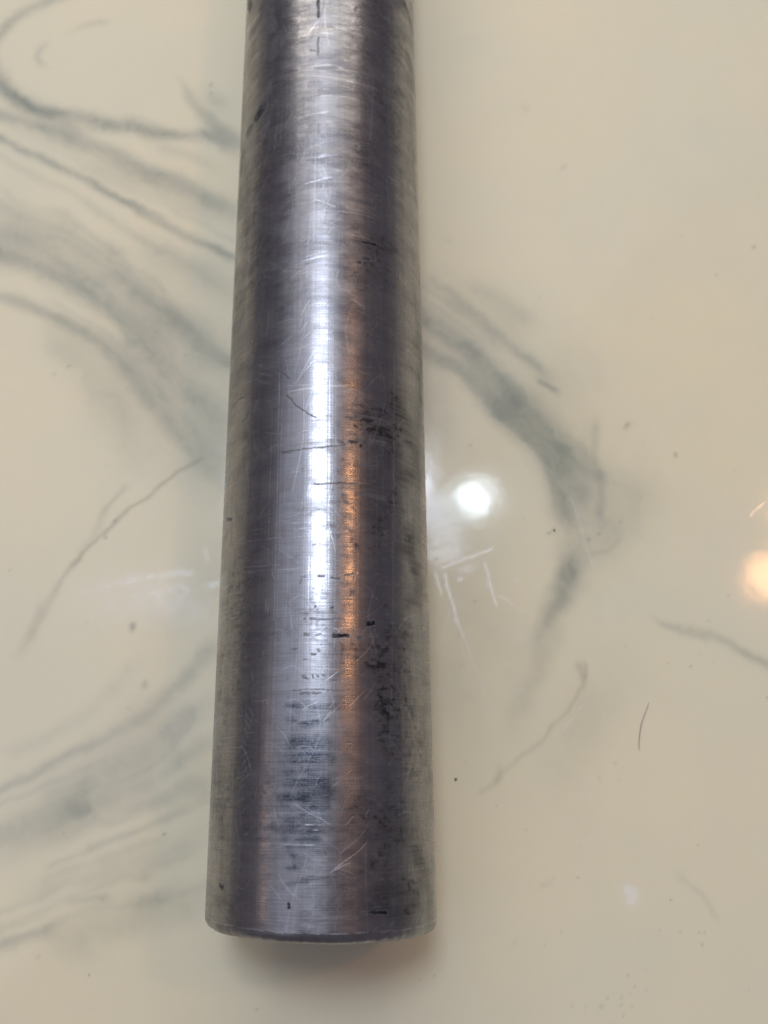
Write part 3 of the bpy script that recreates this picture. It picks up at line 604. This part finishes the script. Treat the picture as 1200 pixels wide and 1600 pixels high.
def catmull(P, n=7):
    P = np.array(P, float)
    if len(P) < 3:
        return P
    Q = np.vstack([2 * P[0] - P[1], P, 2 * P[-1] - P[-2]])
    out = []
    for i in range(1, len(Q) - 2):
        for t in np.linspace(0, 1, n, endpoint=False):
            a, b, c, d = Q[i - 1:i + 3]
            out.append(0.5 * ((2 * b) + (c - a) * t + (2 * a - 5 * b + 4 * c - d) * t * t + (3 * b - a - 3 * c + d) * t ** 3))
    out.append(P[-1])
    return np.array(out)

def stroke(field, X, Y, xs, ys, feat, mode='soft', taper=True, grow=1.0):
    """add one traced line to a grid field (rows follow ys, columns xs)"""
    pts, (w0, w1), (s0, s1) = feat
    C = catmull(pts)
    wm = max(w0, w1) * grow
    pad = wm * 2.2 + 0.3
    i0, i1 = np.searchsorted(xs, [C[:, 0].min() - pad, C[:, 0].max() + pad])
    j0, j1 = np.searchsorted(ys, [C[:, 1].min() - pad, C[:, 1].max() + pad])
    if i1 <= i0 or j1 <= j0:
        return
    x = X[j0:j1, i0:i1]; y = Y[j0:j1, i0:i1]
    seg = np.hypot(*np.diff(C, axis=0).T)
    L = np.concatenate([[0], np.cumsum(seg)]); T = max(L[-1], 1e-6)
    best = np.full(x.shape, 1e9); par = np.zeros(x.shape)
    for k in range(len(C) - 1):
        a = C[k]; d = C[k + 1] - a; l2 = max(d @ d, 1e-12)
        t = np.clip(((x - a[0]) * d[0] + (y - a[1]) * d[1]) / l2, 0, 1)
        q = (x - a[0] - t * d[0]) ** 2 + (y - a[1] - t * d[1]) ** 2
        m = q < best
        best[m] = q[m]; par[m] = ((L[k] + t * seg[k]) / T)[m]
    best = np.sqrt(best)
    w = (w0 + (w1 - w0) * par) * 0.5 * grow
    s = s0 + (s1 - s0) * par
    if mode == 'soft':
        v = np.exp(-(best / (w * 0.95)) ** 2 * 0.9)
    else:
        v = np.clip((w - best) / (0.35 * w + 0.03) + 0.5, 0, 1)
    if taper and T > wm * 1.5:
        e = np.clip(np.minimum(par, 1 - par) * T / (wm * 0.9 + 0.2), 0, 1)
        v = v * (0.25 + 0.75 * e)
    f = field[j0:j1, i0:i1]
    f[...] = 1 - (1 - f) * (1 - np.clip(v * s, 0, 1))

def grid_faces(nj, ni, start=0):
    a = (np.arange(nj - 1)[:, None] * ni + np.arange(ni - 1)[None, :]).ravel() + start
    return np.stack([a, a + 1, a + ni + 1, a + ni], 1)

def mesh_from(name, co, faces, marks=None, smooth=True):
    me = bpy.data.meshes.new(name)
    me.vertices.add(len(co)); me.vertices.foreach_set("co", np.ascontiguousarray(co, np.float32).ravel())
    faces = np.ascontiguousarray(faces, np.int32)
    me.loops.add(faces.size); me.loops.foreach_set("vertex_index", faces.ravel())
    me.polygons.add(len(faces))
    me.polygons.foreach_set("loop_start", np.arange(0, faces.size, faces.shape[1], dtype=np.int32))
    me.polygons.foreach_set("use_smooth", np.full(len(faces), smooth))
    me.update(calc_edges=True)
    for k, v in (marks or {}).items():
        if v.ndim == 2:
            at = me.attributes.new(k, 'FLOAT_COLOR', 'POINT')
            at.data.foreach_set("color", np.ascontiguousarray(v, np.float32).ravel())
        else:
            at = me.attributes.new(k, 'FLOAT', 'POINT')
            at.data.foreach_set("value", np.ascontiguousarray(v, np.float32))
    me.validate()
    return me

def link(name, me, mat=None, parent=None):
    o = bpy.data.objects.new(name, me)
    COL.objects.link(o)
    if mat:
        me.materials.append(mat)
    if parent:
        o.parent = parent
    return o

# ------------------------------------------------------------------ node helpers
class NT:
    def __init__(self, name):
        self.m = bpy.data.materials.new(name); self.m.use_nodes = True
        self.t = self.m.node_tree; self.t.nodes.clear()
        self.out = self.n('ShaderNodeOutputMaterial')
    def n(self, kind, **kw):
        nd = self.t.nodes.new(kind)
        for k, v in kw.items():
            setattr(nd, k, v)
        return nd
    def l(self, a, b):
        self.t.links.new(a, b)
    def put(self, sock, v):
        if isinstance(v, (int, float)):
            sock.default_value = v
        elif isinstance(v, tuple):
            sock.default_value = v if len(v) == len(sock.default_value) else (*v, 1)
        else:
            self.l(v, sock)
    def math(self, op, a, b=0.0, clamp=False):
        nd = self.n('ShaderNodeMath', operation=op, use_clamp=clamp)
        self.put(nd.inputs[0], a); self.put(nd.inputs[1], b)
        return nd.outputs[0]
    def mix(self, fac, a, b, blend='MIX'):
        nd = self.n('ShaderNodeMix', data_type='RGBA', blend_type=blend)
        self.put(nd.inputs[0], fac); self.put(nd.inputs[6], a); self.put(nd.inputs[7], b)
        return nd.outputs[2]
    def remap(self, v, a, b, c, d):
        nd = self.n('ShaderNodeMapRange'); nd.clamp = True
        self.put(nd.inputs[0], v)
        for i, q in enumerate((a, b, c, d)):
            self.put(nd.inputs[i + 1], q)
        return nd.outputs[0]
    def noise(self, vec, scale, detail=3, rough=0.55, dist=0.0):
        nd = self.n('ShaderNodeTexNoise')
        self.l(vec, nd.inputs['Vector'])
        nd.inputs['Scale'].default_value = scale; nd.inputs['Detail'].default_value = detail
        nd.inputs['Roughness'].default_value = rough; nd.inputs['Distortion'].default_value = dist
        return nd.outputs[0]
    def scale(self, vec, s, rz=0.0):
        nd = self.n('ShaderNodeMapping')
        self.l(vec, nd.inputs[0]); nd.inputs['Scale'].default_value = s; nd.inputs['Rotation'].default_value = (0, 0, rz)
        return nd.outputs[0]
    def attr(self, name):
        nd = self.n('ShaderNodeAttribute', attribute_name=name)
        sp = self.n('ShaderNodeSeparateColor'); self.l(nd.outputs['Color'], sp.inputs[0])
        return sp.outputs[0], sp.outputs[1], sp.outputs[2], nd.outputs['Alpha']

# ------------------------------------------------------------------ countertop: cream cast marble
g = NT("cream cast marble")
tc = g.n('ShaderNodeTexCoord').outputs['Object']
vein, olive, wear_haze, speck = g.attr("marks")
big = g.noise(tc, 14, 3)
mid = g.noise(tc, 70, 4)
fine = g.noise(tc, 900, 3)
vn = g.math('MULTIPLY', vein, g.remap(mid, 0.25, 0.75, 0.78, 1.12))
c = g.mix(g.remap(big, 0.35, 0.65, 0, 1), (0.830, 0.752, 0.530), (0.765, 0.728, 0.545))
c = g.mix(g.remap(mid, 0.4, 0.8, 0, 0.22), c, (0.72, 0.685, 0.51))
c = g.mix(g.math('MULTIPLY', vn, 0.88, True), c, (0.315, 0.335, 0.270))
c = g.mix(g.math('MULTIPLY', olive, 0.62), c, (0.285, 0.262, 0.185))
c = g.mix(g.math('MULTIPLY', wear_haze, 0.5), c, (0.86, 0.86, 0.84))  # worn lines and painted haze turn whiter
c = g.mix(g.math('MULTIPLY', speck, 0.62), c, (0.10, 0.085, 0.065))
p = g.n('ShaderNodeBsdfPrincipled')
g.l(c, p.inputs['Base Color'])
r = g.remap(big, 0.3, 0.7, 0.05, 0.09)
r = g.math('ADD', r, g.math('MULTIPLY', wear_haze, 0.36))
g.l(r, p.inputs['Roughness'])
p.inputs['IOR'].default_value = 1.5
p.inputs['Subsurface Weight'].default_value = 0.35
p.inputs['Subsurface Radius'].default_value = (1.0, 0.74, 0.30)
p.inputs['Subsurface Scale'].default_value = 0.0025
b = g.n('ShaderNodeBump'); b.inputs['Strength'].default_value = 0.035; b.inputs['Distance'].default_value = 0.0006
hh = g.math('ADD', g.noise(tc, 160, 3), g.math('MULTIPLY', fine, 0.10))
hh = g.math('SUBTRACT', hh, g.math('MULTIPLY', wear_haze, 0.55))
hh = g.math('SUBTRACT', hh, g.math('MULTIPLY', speck, 0.3))
g.l(hh, b.inputs['Height']); g.l(b.outputs[0], p.inputs['Normal'])
g.l(p.outputs[0], g.out.inputs[0])
MARBLE = g.m

X0, X1, Y0, Y1 = -100.0, 132.0, -34.0, 246.0        # finely modelled patch, mm
xs = np.linspace(X0, X1, 640); ys = np.linspace(Y0, Y1, 760)
GX, GY = np.meshgrid(xs, ys)
wx = (fbm(GX / 9, GY / 9, 21) - 0.5) * 3.0 + (fbm(GX / 2.2, GY / 2.2, 25, 3) - 0.5) * 0.6
wy = (fbm(GX / 9, GY / 9, 31) - 0.5) * 3.0 + (fbm(GX / 2.2, GY / 2.2, 35, 3) - 0.5) * 0.6
VX, VY = GX + wx, GY + wy
marks = np.zeros((len(ys), len(xs), 4))
for ft in VEIN:
    if ft[1][0] > 2.6:                                   # broad clouded washes
        ft = (ft[0], ft[1], (min(1, ft[2][0] * 1.6), min(1, ft[2][1] * 1.6)))
    stroke(marks[..., 0], VX, VY, xs, ys, ft, grow=1.6)
flow = fbm((GX + GY * 0.75) / 5.5 + wx, (GY - GX * 0.75) / 26 + wy * 0.3, 41, 4)
marks[..., 0] *= 0.45 + 1.05 * flow
for ft in OLIVE:
    stroke(marks[..., 1], VX, VY, xs, ys, ft)
marks[..., 1] *= 0.6 + 0.8 * fbm(GX / 3, GY / 3, 51, 4)
sw = (fbm(GX / 1.2, GY / 1.2, 61, 3) - 0.5) * 0.5
for ft in WEAR_HAZE:
    stroke(marks[..., 2], GX + sw, GY + sw[::-1], xs, ys, ft)
marks[..., 2] *= np.clip(0.2 + 1.4 * fbm(GX / 1.1, GY / 1.1, 71, 4), 0, 1.2)
for (x, y, rr, s) in SPECK:
    pts = [(x - rr * 0.3, y - rr * 0.2), (x + rr * 0.3, y + rr * 0.25)]
    stroke(marks[..., 3], GX + sw, GY - sw, xs, ys, (pts, (rr * 1.5, rr * 1.3), (s, s)), taper=False)
for k in range(150):                                     # faint pin-holes all over the gel coat
    x, y = rng.uniform(X0, X1), rng.uniform(Y0, Y1); s = rng.uniform(0.05, 0.2); rr = rng.uniform(0.3, 0.55)
    stroke(marks[..., 3], GX, GY, xs, ys, ([(x, y), (x + rng.uniform(-.3, .3), y + rng.uniform(-.3, .3))], (rr, rr), (s, s)), taper=False)
edge = np.minimum.reduce([GX - X0, X1 - GX, GY - Y0, Y1 - GY])
marks *= np.clip(edge / 4, 0, 1)[..., None]
co = np.stack([GX.ravel() / 1000, GY.ravel() / 1000, np.zeros(GX.size)], 1)
fc = grid_faces(len(ys), len(xs))
# the slab goes on around that patch: a ring of large quads, four sides and an underside
bx = [-0.75, X0 / 1000, X1 / 1000, 0.75]; by = [-0.14, Y0 / 1000, Y1 / 1000, 0.50]
ring = np.array([(x, y, 0.0) for y in by for x in bx]); n0 = len(co)
rf = [(n0 + j * 4 + i, n0 + j * 4 + i + 1, n0 + j * 4 + i + 5, n0 + j * 4 + i + 4) for j in range(3) for i in range(3) if not (i == 1 and j == 1)]
n1 = n0 + 16
T = 0.02
low = np.array([(bx[0], by[0], 0), (bx[3], by[0], 0), (bx[3], by[3], 0), (bx[0], by[3], 0),
                (bx[0], by[0], -T), (bx[3], by[0], -T), (bx[3], by[3], -T), (bx[0], by[3], -T)])
rf += [(n1 + k, n1 + 4 + k, n1 + 4 + (k + 1) % 4, n1 + (k + 1) % 4) for k in range(4)]
rf += [(n1 + 7, n1 + 6, n1 + 5, n1 + 4)]
co = np.vstack([co, ring, low]); fc = np.vstack([fc, np.array(rf)])
mk = np.vstack([marks.reshape(-1, 4), np.zeros((24, 4))])
me = mesh_from("countertop", co, fc, {"marks": mk}, smooth=False)
top = link("countertop", me, MARBLE)
top["kind"] = "structure"
top["label"] = "glossy cream cast-marble countertop with grey-green veins"

# ------------------------------------------------------------------ metal bar
def metal(name, machined):
    g = NT(name)
    at = g.n('ShaderNodeAttribute', attribute_name="arc").outputs['Fac']
    ob = g.n('ShaderNodeTexCoord').outputs['Object']
    sp = g.n('ShaderNodeSeparateXYZ'); g.l(ob, sp.inputs[0])
    cb = g.n('ShaderNodeCombineXYZ'); g.l(at, cb.inputs[0]); g.l(sp.outputs[1], cb.inputs[1])
    uv = cb.outputs[0]                                   # metres round the bar, metres along it
    dark, scr_glint, blue_reflection, cloud = g.attr("marks")
    turn = g.noise(g.scale(uv, (120, 5200, 1)), 1, 3, 0.6)         # fine rub lines across the bar
    turn2 = g.noise(g.scale(uv, (45, 1300, 1)), 1, 3, 0.6)
    draw = g.noise(g.scale(uv, (4200, 22, 1)), 1, 3, 0.6)          # fine drawing lines along the bar
    draw2 = g.noise(g.scale(uv, (900, 9, 1)), 1, 2, 0.6)
    diag = g.noise(g.scale(uv, (500, 6000, 1), 0.8), 1, 2, 0.6)
    blot = g.noise(g.scale(uv, (150, 320, 1)), 1, 5, 0.62, 0.4)
    wave = g.noise(g.scale(uv, (60, 150, 1)), 1, 3, 0.6)
    grit = g.noise(uv, 2600, 3, 0.6)
    c = g.mix(g.remap(draw2, 0.3, 0.7, 0, 1), (0.318, 0.316, 0.330), (0.385, 0.383, 0.398))
    lines = g.math('MULTIPLY', g.remap(draw, 0.38, 0.62, 0, 0.42), g.remap(wave, 0.4, 0.6, 0.25, 1))
    c = g.mix(lines, c, (0.215, 0.21, 0.215))
    c = g.mix(g.remap(turn, 0.38, 0.68, 0, 0.5), c, (0.22, 0.215, 0.22))
    c = g.mix(g.remap(blot, 0.52, 0.75, 0, 0.42), c, (0.17, 0.165, 0.165))
    streak = g.math('MULTIPLY', g.remap(turn2, 0.35, 0.6, 0.45, 1.0), g.remap(grit, 0.3, 0.65, 0.6, 1.0))
    c = g.mix(g.math('MULTIPLY', cloud, g.math('MULTIPLY', streak, 1.35), True), c, (0.07, 0.07, 0.075))
    c = g.mix(g.math('MULTIPLY', blue_reflection, g.math('MULTIPLY', streak, 1.5), True), c, (0.05, 0.058, 0.078))  # phone reflection as a darker blue-grey base colour
    c = g.mix(g.math('MULTIPLY', scr_glint, 0.75), c, (0.92, 0.92, 0.95))  # scratches and painted glints go nearly white
    c = g.mix(dark, c, (0.012, 0.012, 0.016))
    tg = g.n('ShaderNodeTangent', direction_type='RADIAL', axis='Y')
    lobes = []
    for r0, r1, an in ((0.205, 0.295, 0.22), (0.34, 0.47, 0.50)):      # polished and rubbed metal
        p = g.n('ShaderNodeBsdfPrincipled')
        g.l(c, p.inputs['Base Color'])
        g.l(g.math('SUBTRACT', 1.0, g.math('MULTIPLY', dark, 0.9)), p.inputs['Metallic'])
        r = g.remap(blot, 0.3, 0.75, r0, r1)
        r = g.math('ADD', r, g.remap(turn, 0.3, 0.7, -0.03, 0.04))
        r = g.math('ADD', r, g.math('MULTIPLY', scr_glint, 0.22))
        r = g.math('ADD', r, g.math('MULTIPLY', g.math('ADD', cloud, dark), 0.15))
        g.l(r, p.inputs['Roughness'])
        p.inputs['Anisotropic'].default_value = 0.0 if machined else an
        p.inputs['Anisotropic Rotation'].default_value = 0.25
        p.inputs['Specular IOR Level'].default_value = 0.12
        g.l(tg.outputs[0], p.inputs['Tangent'])
        lobes.append(p)
    rub = g.noise(g.scale(uv, (110, 260, 1)), 1, 5, 0.6, 0.5)
    rubbed = g.math('ADD', g.remap(rub, 0.40, 0.60, 0.08, 0.85), g.remap(turn2, 0.4, 0.65, -0.10, 0.15), True)
    mx = g.n('ShaderNodeMixShader')
    g.l(rubbed, mx.inputs[0]); g.l(lobes[0].outputs[0], mx.inputs[1]); g.l(lobes[1].outputs[0], mx.inputs[2])
    h = g.math('MULTIPLY', turn, 0.32)
    h = g.math('ADD', h, g.math('MULTIPLY', turn2, 0.22))
    h = g.math('ADD', h, g.math('MULTIPLY', draw, 0.16))
    h = g.math('ADD', h, g.math('MULTIPLY', draw2, 0.5))
    h = g.math('ADD', h, g.math('MULTIPLY', diag, 0.10))
    lump = g.remap(sp.outputs[1], 0.075, 0.125, 1.2, 7.0)
    h = g.math('ADD', h, g.math('MULTIPLY', wave, lump))
    h = g.math('SUBTRACT', h, g.math('MULTIPLY', scr_glint, 0.5))
    h = g.math('SUBTRACT', h, g.math('MULTIPLY', dark, 0.5))
    b = g.n('ShaderNodeBump'); b.inputs['Strength'].default_value = 0.5; b.inputs['Distance'].default_value = 0.00006
    g.l(h, b.inputs['Height'])
    for p in lobes:
        g.l(b.outputs[0], p.inputs['Normal'])
    g.l(mx.outputs[0], g.out.inputs[0])
    return g.m

ALU = metal("scuffed aluminium", False)
ALU_EDGE = metal("sawn aluminium edge", True)

R = 0.019                    # radius
LEN = 0.305                  # length; the far end lies beyond the picture
CH = 0.0015                  # chamfer at the near end
SKEW = 0.0339                # the near end was not sawn quite square

# upper half finely modelled, lower half coarse
fs = np.linspace(-30.5, 30.5, 410)                    # arc mm either side of the crest
lo = np.linspace(30.5, 2 * math.pi * 19 - 30.5, 40)[1:-1]
arc = np.concatenate([fs, lo, [fs[0] + 2 * math.pi * 19]])
yl = np.concatenate([np.linspace(0, 192, 1280), np.linspace(192, 305 - CH * 1000, 60)[1:]])
SX, SY = np.meshgrid(fs, yl[:1280])
bm_ = np.zeros((len(yl), len(arc), 4))
fld = np.zeros((1280, len(fs), 4))
jx = (fbm(SX / 0.9, SY / 0.9, 81, 3) - 0.5) * 0.55
jy = (fbm(SX / 0.9, SY / 0.9, 85, 3) - 0.5) * 0.35
for ft in DARK:
    stroke(fld[..., 0], SX + jx, SY + jy, fs, yl[:1280], ft, mode='hard', taper=False, grow=1.25)
fld[..., 0] *= np.clip(0.35 + 1.3 * fbm(SX / 0.5, SY / 0.3, 91, 3), 0, 1)
for ft in SCRATCH_GLINT:
    ft = (ft[0], ft[1], (ft[2][0] * 0.72, ft[2][1] * 0.6))
    stroke(fld[..., 1], SX + jx * 0.25, SY + jy * 0.4, fs, yl[:1280], ft)
for ft in BLUE_REFLECTION:
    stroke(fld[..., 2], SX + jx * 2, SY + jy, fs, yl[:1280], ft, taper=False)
for ft in CLOUD:
    stroke(fld[..., 3], SX + jx * 4, SY + jy * 4, fs, yl[:1280], ft, taper=False)
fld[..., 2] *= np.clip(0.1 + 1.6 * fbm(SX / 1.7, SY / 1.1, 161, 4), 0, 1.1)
# rubbed-in dirt: short dark dashes across the bar, gathered in patches
dash = np.clip((fbm(SX / 2.2 + 7, SY / 0.16, 111, 4) - 0.47) * 5, 0, 1)
patch = np.clip((fbm(SX / 7 + 3, SY / 9, 121, 4) - 0.46) * 5, 0, 1)
side = 1.5 * np.exp(-((SX - 9.5) / 5.5) ** 2) * np.clip((100 - SY) / 20, 0.3, 1) * np.clip((SY - 22) / 15, 0.3, 1) + 0.5
mott = np.clip((fbm(SX / 0.8, SY / 0.7, 131, 5) - 0.45) * 3.5, 0, 1)
fld[..., 3] = 1 - (1 - fld[..., 3]) * (1 - np.clip(patch * side * (0.32 * dash + 0.75 * mott), 0, 0.95))
flank = np.clip((np.abs(SX) - 14) / 4, 0, 1)
fld[..., 3] = 1 - (1 - fld[..., 3]) * (1 - 0.12 * flank * np.clip((fbm(SX / 0.45, SY / 2.2, 151, 4) - 0.42) * 4, 0, 1) * np.clip(0.4 + 1.2 * fbm(SX / 2.5, SY / 6, 141, 3), 0, 1))
# bright worn lip just behind the bevel
lip = np.exp(-(SY / 0.22) ** 2) * np.clip(fbm(SX / 1.4, SY * 0 + 3, 171, 4) * 3 - 1.0, 0, 1)
fld[..., 1] = np.maximum(fld[..., 1], 0.45 * lip)
# countless hair scratches in many directions, most of them across the bar or slanting
for k in range(1000):
    s = rng.uniform(-27, 27); y = rng.uniform(0, 185)
    a = rng.choice([rng.normal(0, 0.12), rng.normal(0.75, 0.3), rng.normal(-0.75, 0.3), rng.normal(1.57, 0.06)], p=[0.34, 0.28, 0.22, 0.16])
    ln = rng.uniform(0.8, 5.0) if abs(a) < 1.4 else rng.uniform(4, 22)
    cv = rng.normal(0, 0.12) * ln
    dx, dy = math.cos(a), math.sin(a)
    pts = [(s - dx * ln / 2, y - dy * ln / 2), (s - dy * cv, y + dx * cv), (s + dx * ln / 2, y + dy * ln / 2)]
    st = rng.uniform(0.06, 0.36) * (0.7 if y < 12 else 1)
    w = rng.uniform(0.08, 0.16)
    stroke(fld[..., 1] if rng.random() < 0.8 else fld[..., 0], SX, SY, fs, yl[:1280], (pts, (w, w), (st, st * 0.5)), grow=1.2)
# tiny pits, thick in some bands
for k in range(420):
    if k < 220:
        s = rng.normal(11, 6); y = rng.choice([rng.uniform(20, 100), rng.normal(72, 10), rng.normal(5, 4)])
    else:
        s = rng.uniform(-27, 27); y = rng.uniform(0, 170)
    st = rng.uniform(0.15, 0.6); rr = rng.uniform(0.1, 0.28)
    stroke(fld[..., 0], SX + jx, SY + jy, fs, yl[:1280], ([(s, y), (s + rng.uniform(0, .5), y + rng.uniform(-.08, .08))], (rr, rr), (st, st)), taper=False)
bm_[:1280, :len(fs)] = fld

def ring_at(r, y, arcs):
    a = arcs / 19.0
    return np.stack([np.sin(a) * r, y - SKEW * np.sin(a) * r * 0 + 0 * a, R + np.cos(a) * r], 1)

def skewed(co):               # shear only the near end, fading out along the bar
    k = np.clip(1 - co[:, 1] / 0.03, 0, 1)
    co[:, 1] -= SKEW * co[:, 0] * k
    return co

na = len(arc)
rad = np.full((len(yl), na), R)
gy = np.repeat((yl / 1000 + CH)[:, None], na, 1)
A = np.repeat((arc / 19.0)[None, :], len(yl), 0)
# slightly battered rim
rim = (fbm(np.repeat(arc[None, :], len(yl), 0) / 1.3, gy * 0, 95, 3) - 0.5) * 0.00035
gy = gy + rim * np.clip(1 - (gy - CH) / 0.002, 0, 1)
co = skewed(np.stack([np.sin(A) * rad, gy, R + np.cos(A) * rad], -1).reshape(-1, 3))
fc = grid_faces(len(yl), na)
arcv = np.repeat((arc / 1000)[None, :], len(yl), 0).ravel()
# far end: plain chamfer and cap, out of the picture
n0 = len(co); last = (len(yl) - 1) * na
a = arc / 19.0
far = np.stack([np.sin(a) * (R - CH), np.full(na, LEN), R + np.cos(a) * (R - CH)], 1)
f2 = np.array([(last + i, last + i + 1, n0 + i + 1, n0 + i) for i in range(na - 1)])
cen = np.array([[0, LEN, R]]); ci = n0 + na
f3 = np.array([(n0 + i, n0 + i + 1, ci, ci) for i in range(na - 1)])
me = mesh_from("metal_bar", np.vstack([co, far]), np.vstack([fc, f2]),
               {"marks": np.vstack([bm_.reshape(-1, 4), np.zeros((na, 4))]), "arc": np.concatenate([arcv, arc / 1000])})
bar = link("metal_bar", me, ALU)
bar["label"] = "scuffed round aluminium bar lying on the veined cream countertop"
bar["category"] = "metal bar"

def turned(name, rows, mat, parent):
    """a ring or disc about the bar axis from (radius, y) rows; shares the bar's skewed end"""
    aa = np.linspace(-math.pi, math.pi, 481)
    wob = (fbm(aa * 19 / 1.3, aa * 0, 95, 3) - 0.5) * 0.00035
    pts = []
    for r, y, k in rows:
        pts.append(np.stack([np.sin(aa) * r, y + wob * k, R + np.cos(aa) * r], 1))
    co = skewed(np.vstack(pts))
    fc = grid_faces(len(rows), len(aa))[:, ::-1]
    n = len(co)
    mk = np.zeros((n, 4)); mk[:, 3] = 0.35 * np.clip(fbm(np.tile(aa, len(rows)) * 9, np.arange(n) * 0.0, 99, 3) * 2 - 0.8, 0, 1)
    me = mesh_from(name, co, fc, {"marks": mk, "arc": np.tile(aa * 0.019, len(rows))}, smooth=True)
    o = link(name, me, mat, parent)
    return o

ch = turned("chamfer", [(R - CH * (1 - math.sin(t)) - 0.00003 * math.sin(t), CH * (1 - math.cos(t)) - 0.00003, 0.6 + 0.4 * math.sin(t)) for t in (0, 0.3, 0.6, 0.9, 1.2, 1.4, math.pi / 2)], ALU_EDGE, bar)
ch["label"] = "narrow bevelled edge round the sawn end"
ef = turned("end_face", [(0.0002, 0.00002, 0), (R * 0.5, 0.00002, 0), (R - CH - 0.00002, 0.00002, 0.6)], ALU_EDGE, bar)
ef["label"] = "flat sawn end face"

# ------------------------------------------------------------------ hair on the counter
def plain(name, col, rough):
    g = NT(name)
    tc = g.n('ShaderNodeTexCoord').outputs['Object']
    v = g.noise(tc, 4000, 2)
    p = g.n('ShaderNodeBsdfPrincipled')
    g.l(g.mix(v, tuple(q * 0.7 for q in col), col), p.inputs['Base Color'])
    p.inputs['Roughness'].default_value = rough
    g.l(p.outputs[0], g.out.inputs[0])
    return g.m

def tube(name, pts, r0, r1, mat):
    C = catmull(pts, 6); n = len(C); k = 8; co = []
    for i, (x, y) in enumerate(C):
        t = C[min(i + 1, n - 1)] - C[max(i - 1, 0)]; t = t / np.hypot(*t)
        f = i / (n - 1); r = r0 + (r1 - r0) * abs(2 * f - 1) ** 2
        z = r + 0.00012 * math.sin(f * 3.1)
        for j in range(k):
            a = 2 * math.pi * j / k
            co.append((x / 1000 - t[1] * math.cos(a) * r, y / 1000 + t[0] * math.cos(a) * r, z + math.sin(a) * r))
    fc = [(i * k + j, i * k + (j + 1) % k, (i + 1) * k + (j + 1) % k, (i + 1) * k + j) for i in range(n - 1) for j in range(k)]
    o = link(name, mesh_from(name, np.array(co), np.array(fc)), mat)
    return o

hair = tube("hair", HAIR, 0.000065, 0.00004, plain("brown grey hair", (0.27, 0.25, 0.22), 0.45))
hair["label"] = "short thin grey-brown hair lying on the countertop right of the bar"
hair["category"] = "hair"

# ------------------------------------------------------------------ crumbs on the counter
def crumb(x, y, size, mat, seed, label):
    rg = np.random.default_rng(seed)
    t = (1 + 5 ** 0.5) / 2
    v = np.array([(-1, t, 0), (1, t, 0), (-1, -t, 0), (1, -t, 0), (0, -1, t), (0, 1, t), (0, -1, -t), (0, 1, -t), (t, 0, -1), (t, 0, 1), (-t, 0, -1), (-t, 0, 1)])
    v = v / np.linalg.norm(v[0]) * (1 + rg.uniform(-0.28, 0.28, (12, 1))) * np.array([1.3, 0.9, 0.6])
    f = [(0, 11, 5), (0, 5, 1), (0, 1, 7), (0, 7, 10), (0, 10, 11), (1, 5, 9), (5, 11, 4), (11, 10, 2), (10, 7, 6), (7, 1, 8),
         (3, 9, 4), (3, 4, 2), (3, 2, 6), (3, 6, 8), (3, 8, 9), (4, 9, 5), (2, 4, 11), (6, 2, 10), (8, 6, 7), (9, 8, 1)]
    v = v * size; v[:, 2] -= v[:, 2].min() - 0.00002
    o = link("crumb", mesh_from("crumb", v, np.array(f)), mat)
    o.location = (x / 1000, y / 1000, 0)
    o.rotation_euler = (0, 0, rg.uniform(0, 3))
    o["label"] = label; o["category"] = "crumb"; o["group"] = "crumbs on the countertop"
    return o

DIRT = plain("dark crumb", (0.07, 0.055, 0.04), 0.7)
crumb(*CRUMB[0], 0.00021, DIRT, 1, "tiny dark brown crumb close to the lower right side of the bar")
crumb(*CRUMB[1], 0.00022, DIRT, 2, "tiny dark crumb between the white lamp reflection and the wide grey vein")
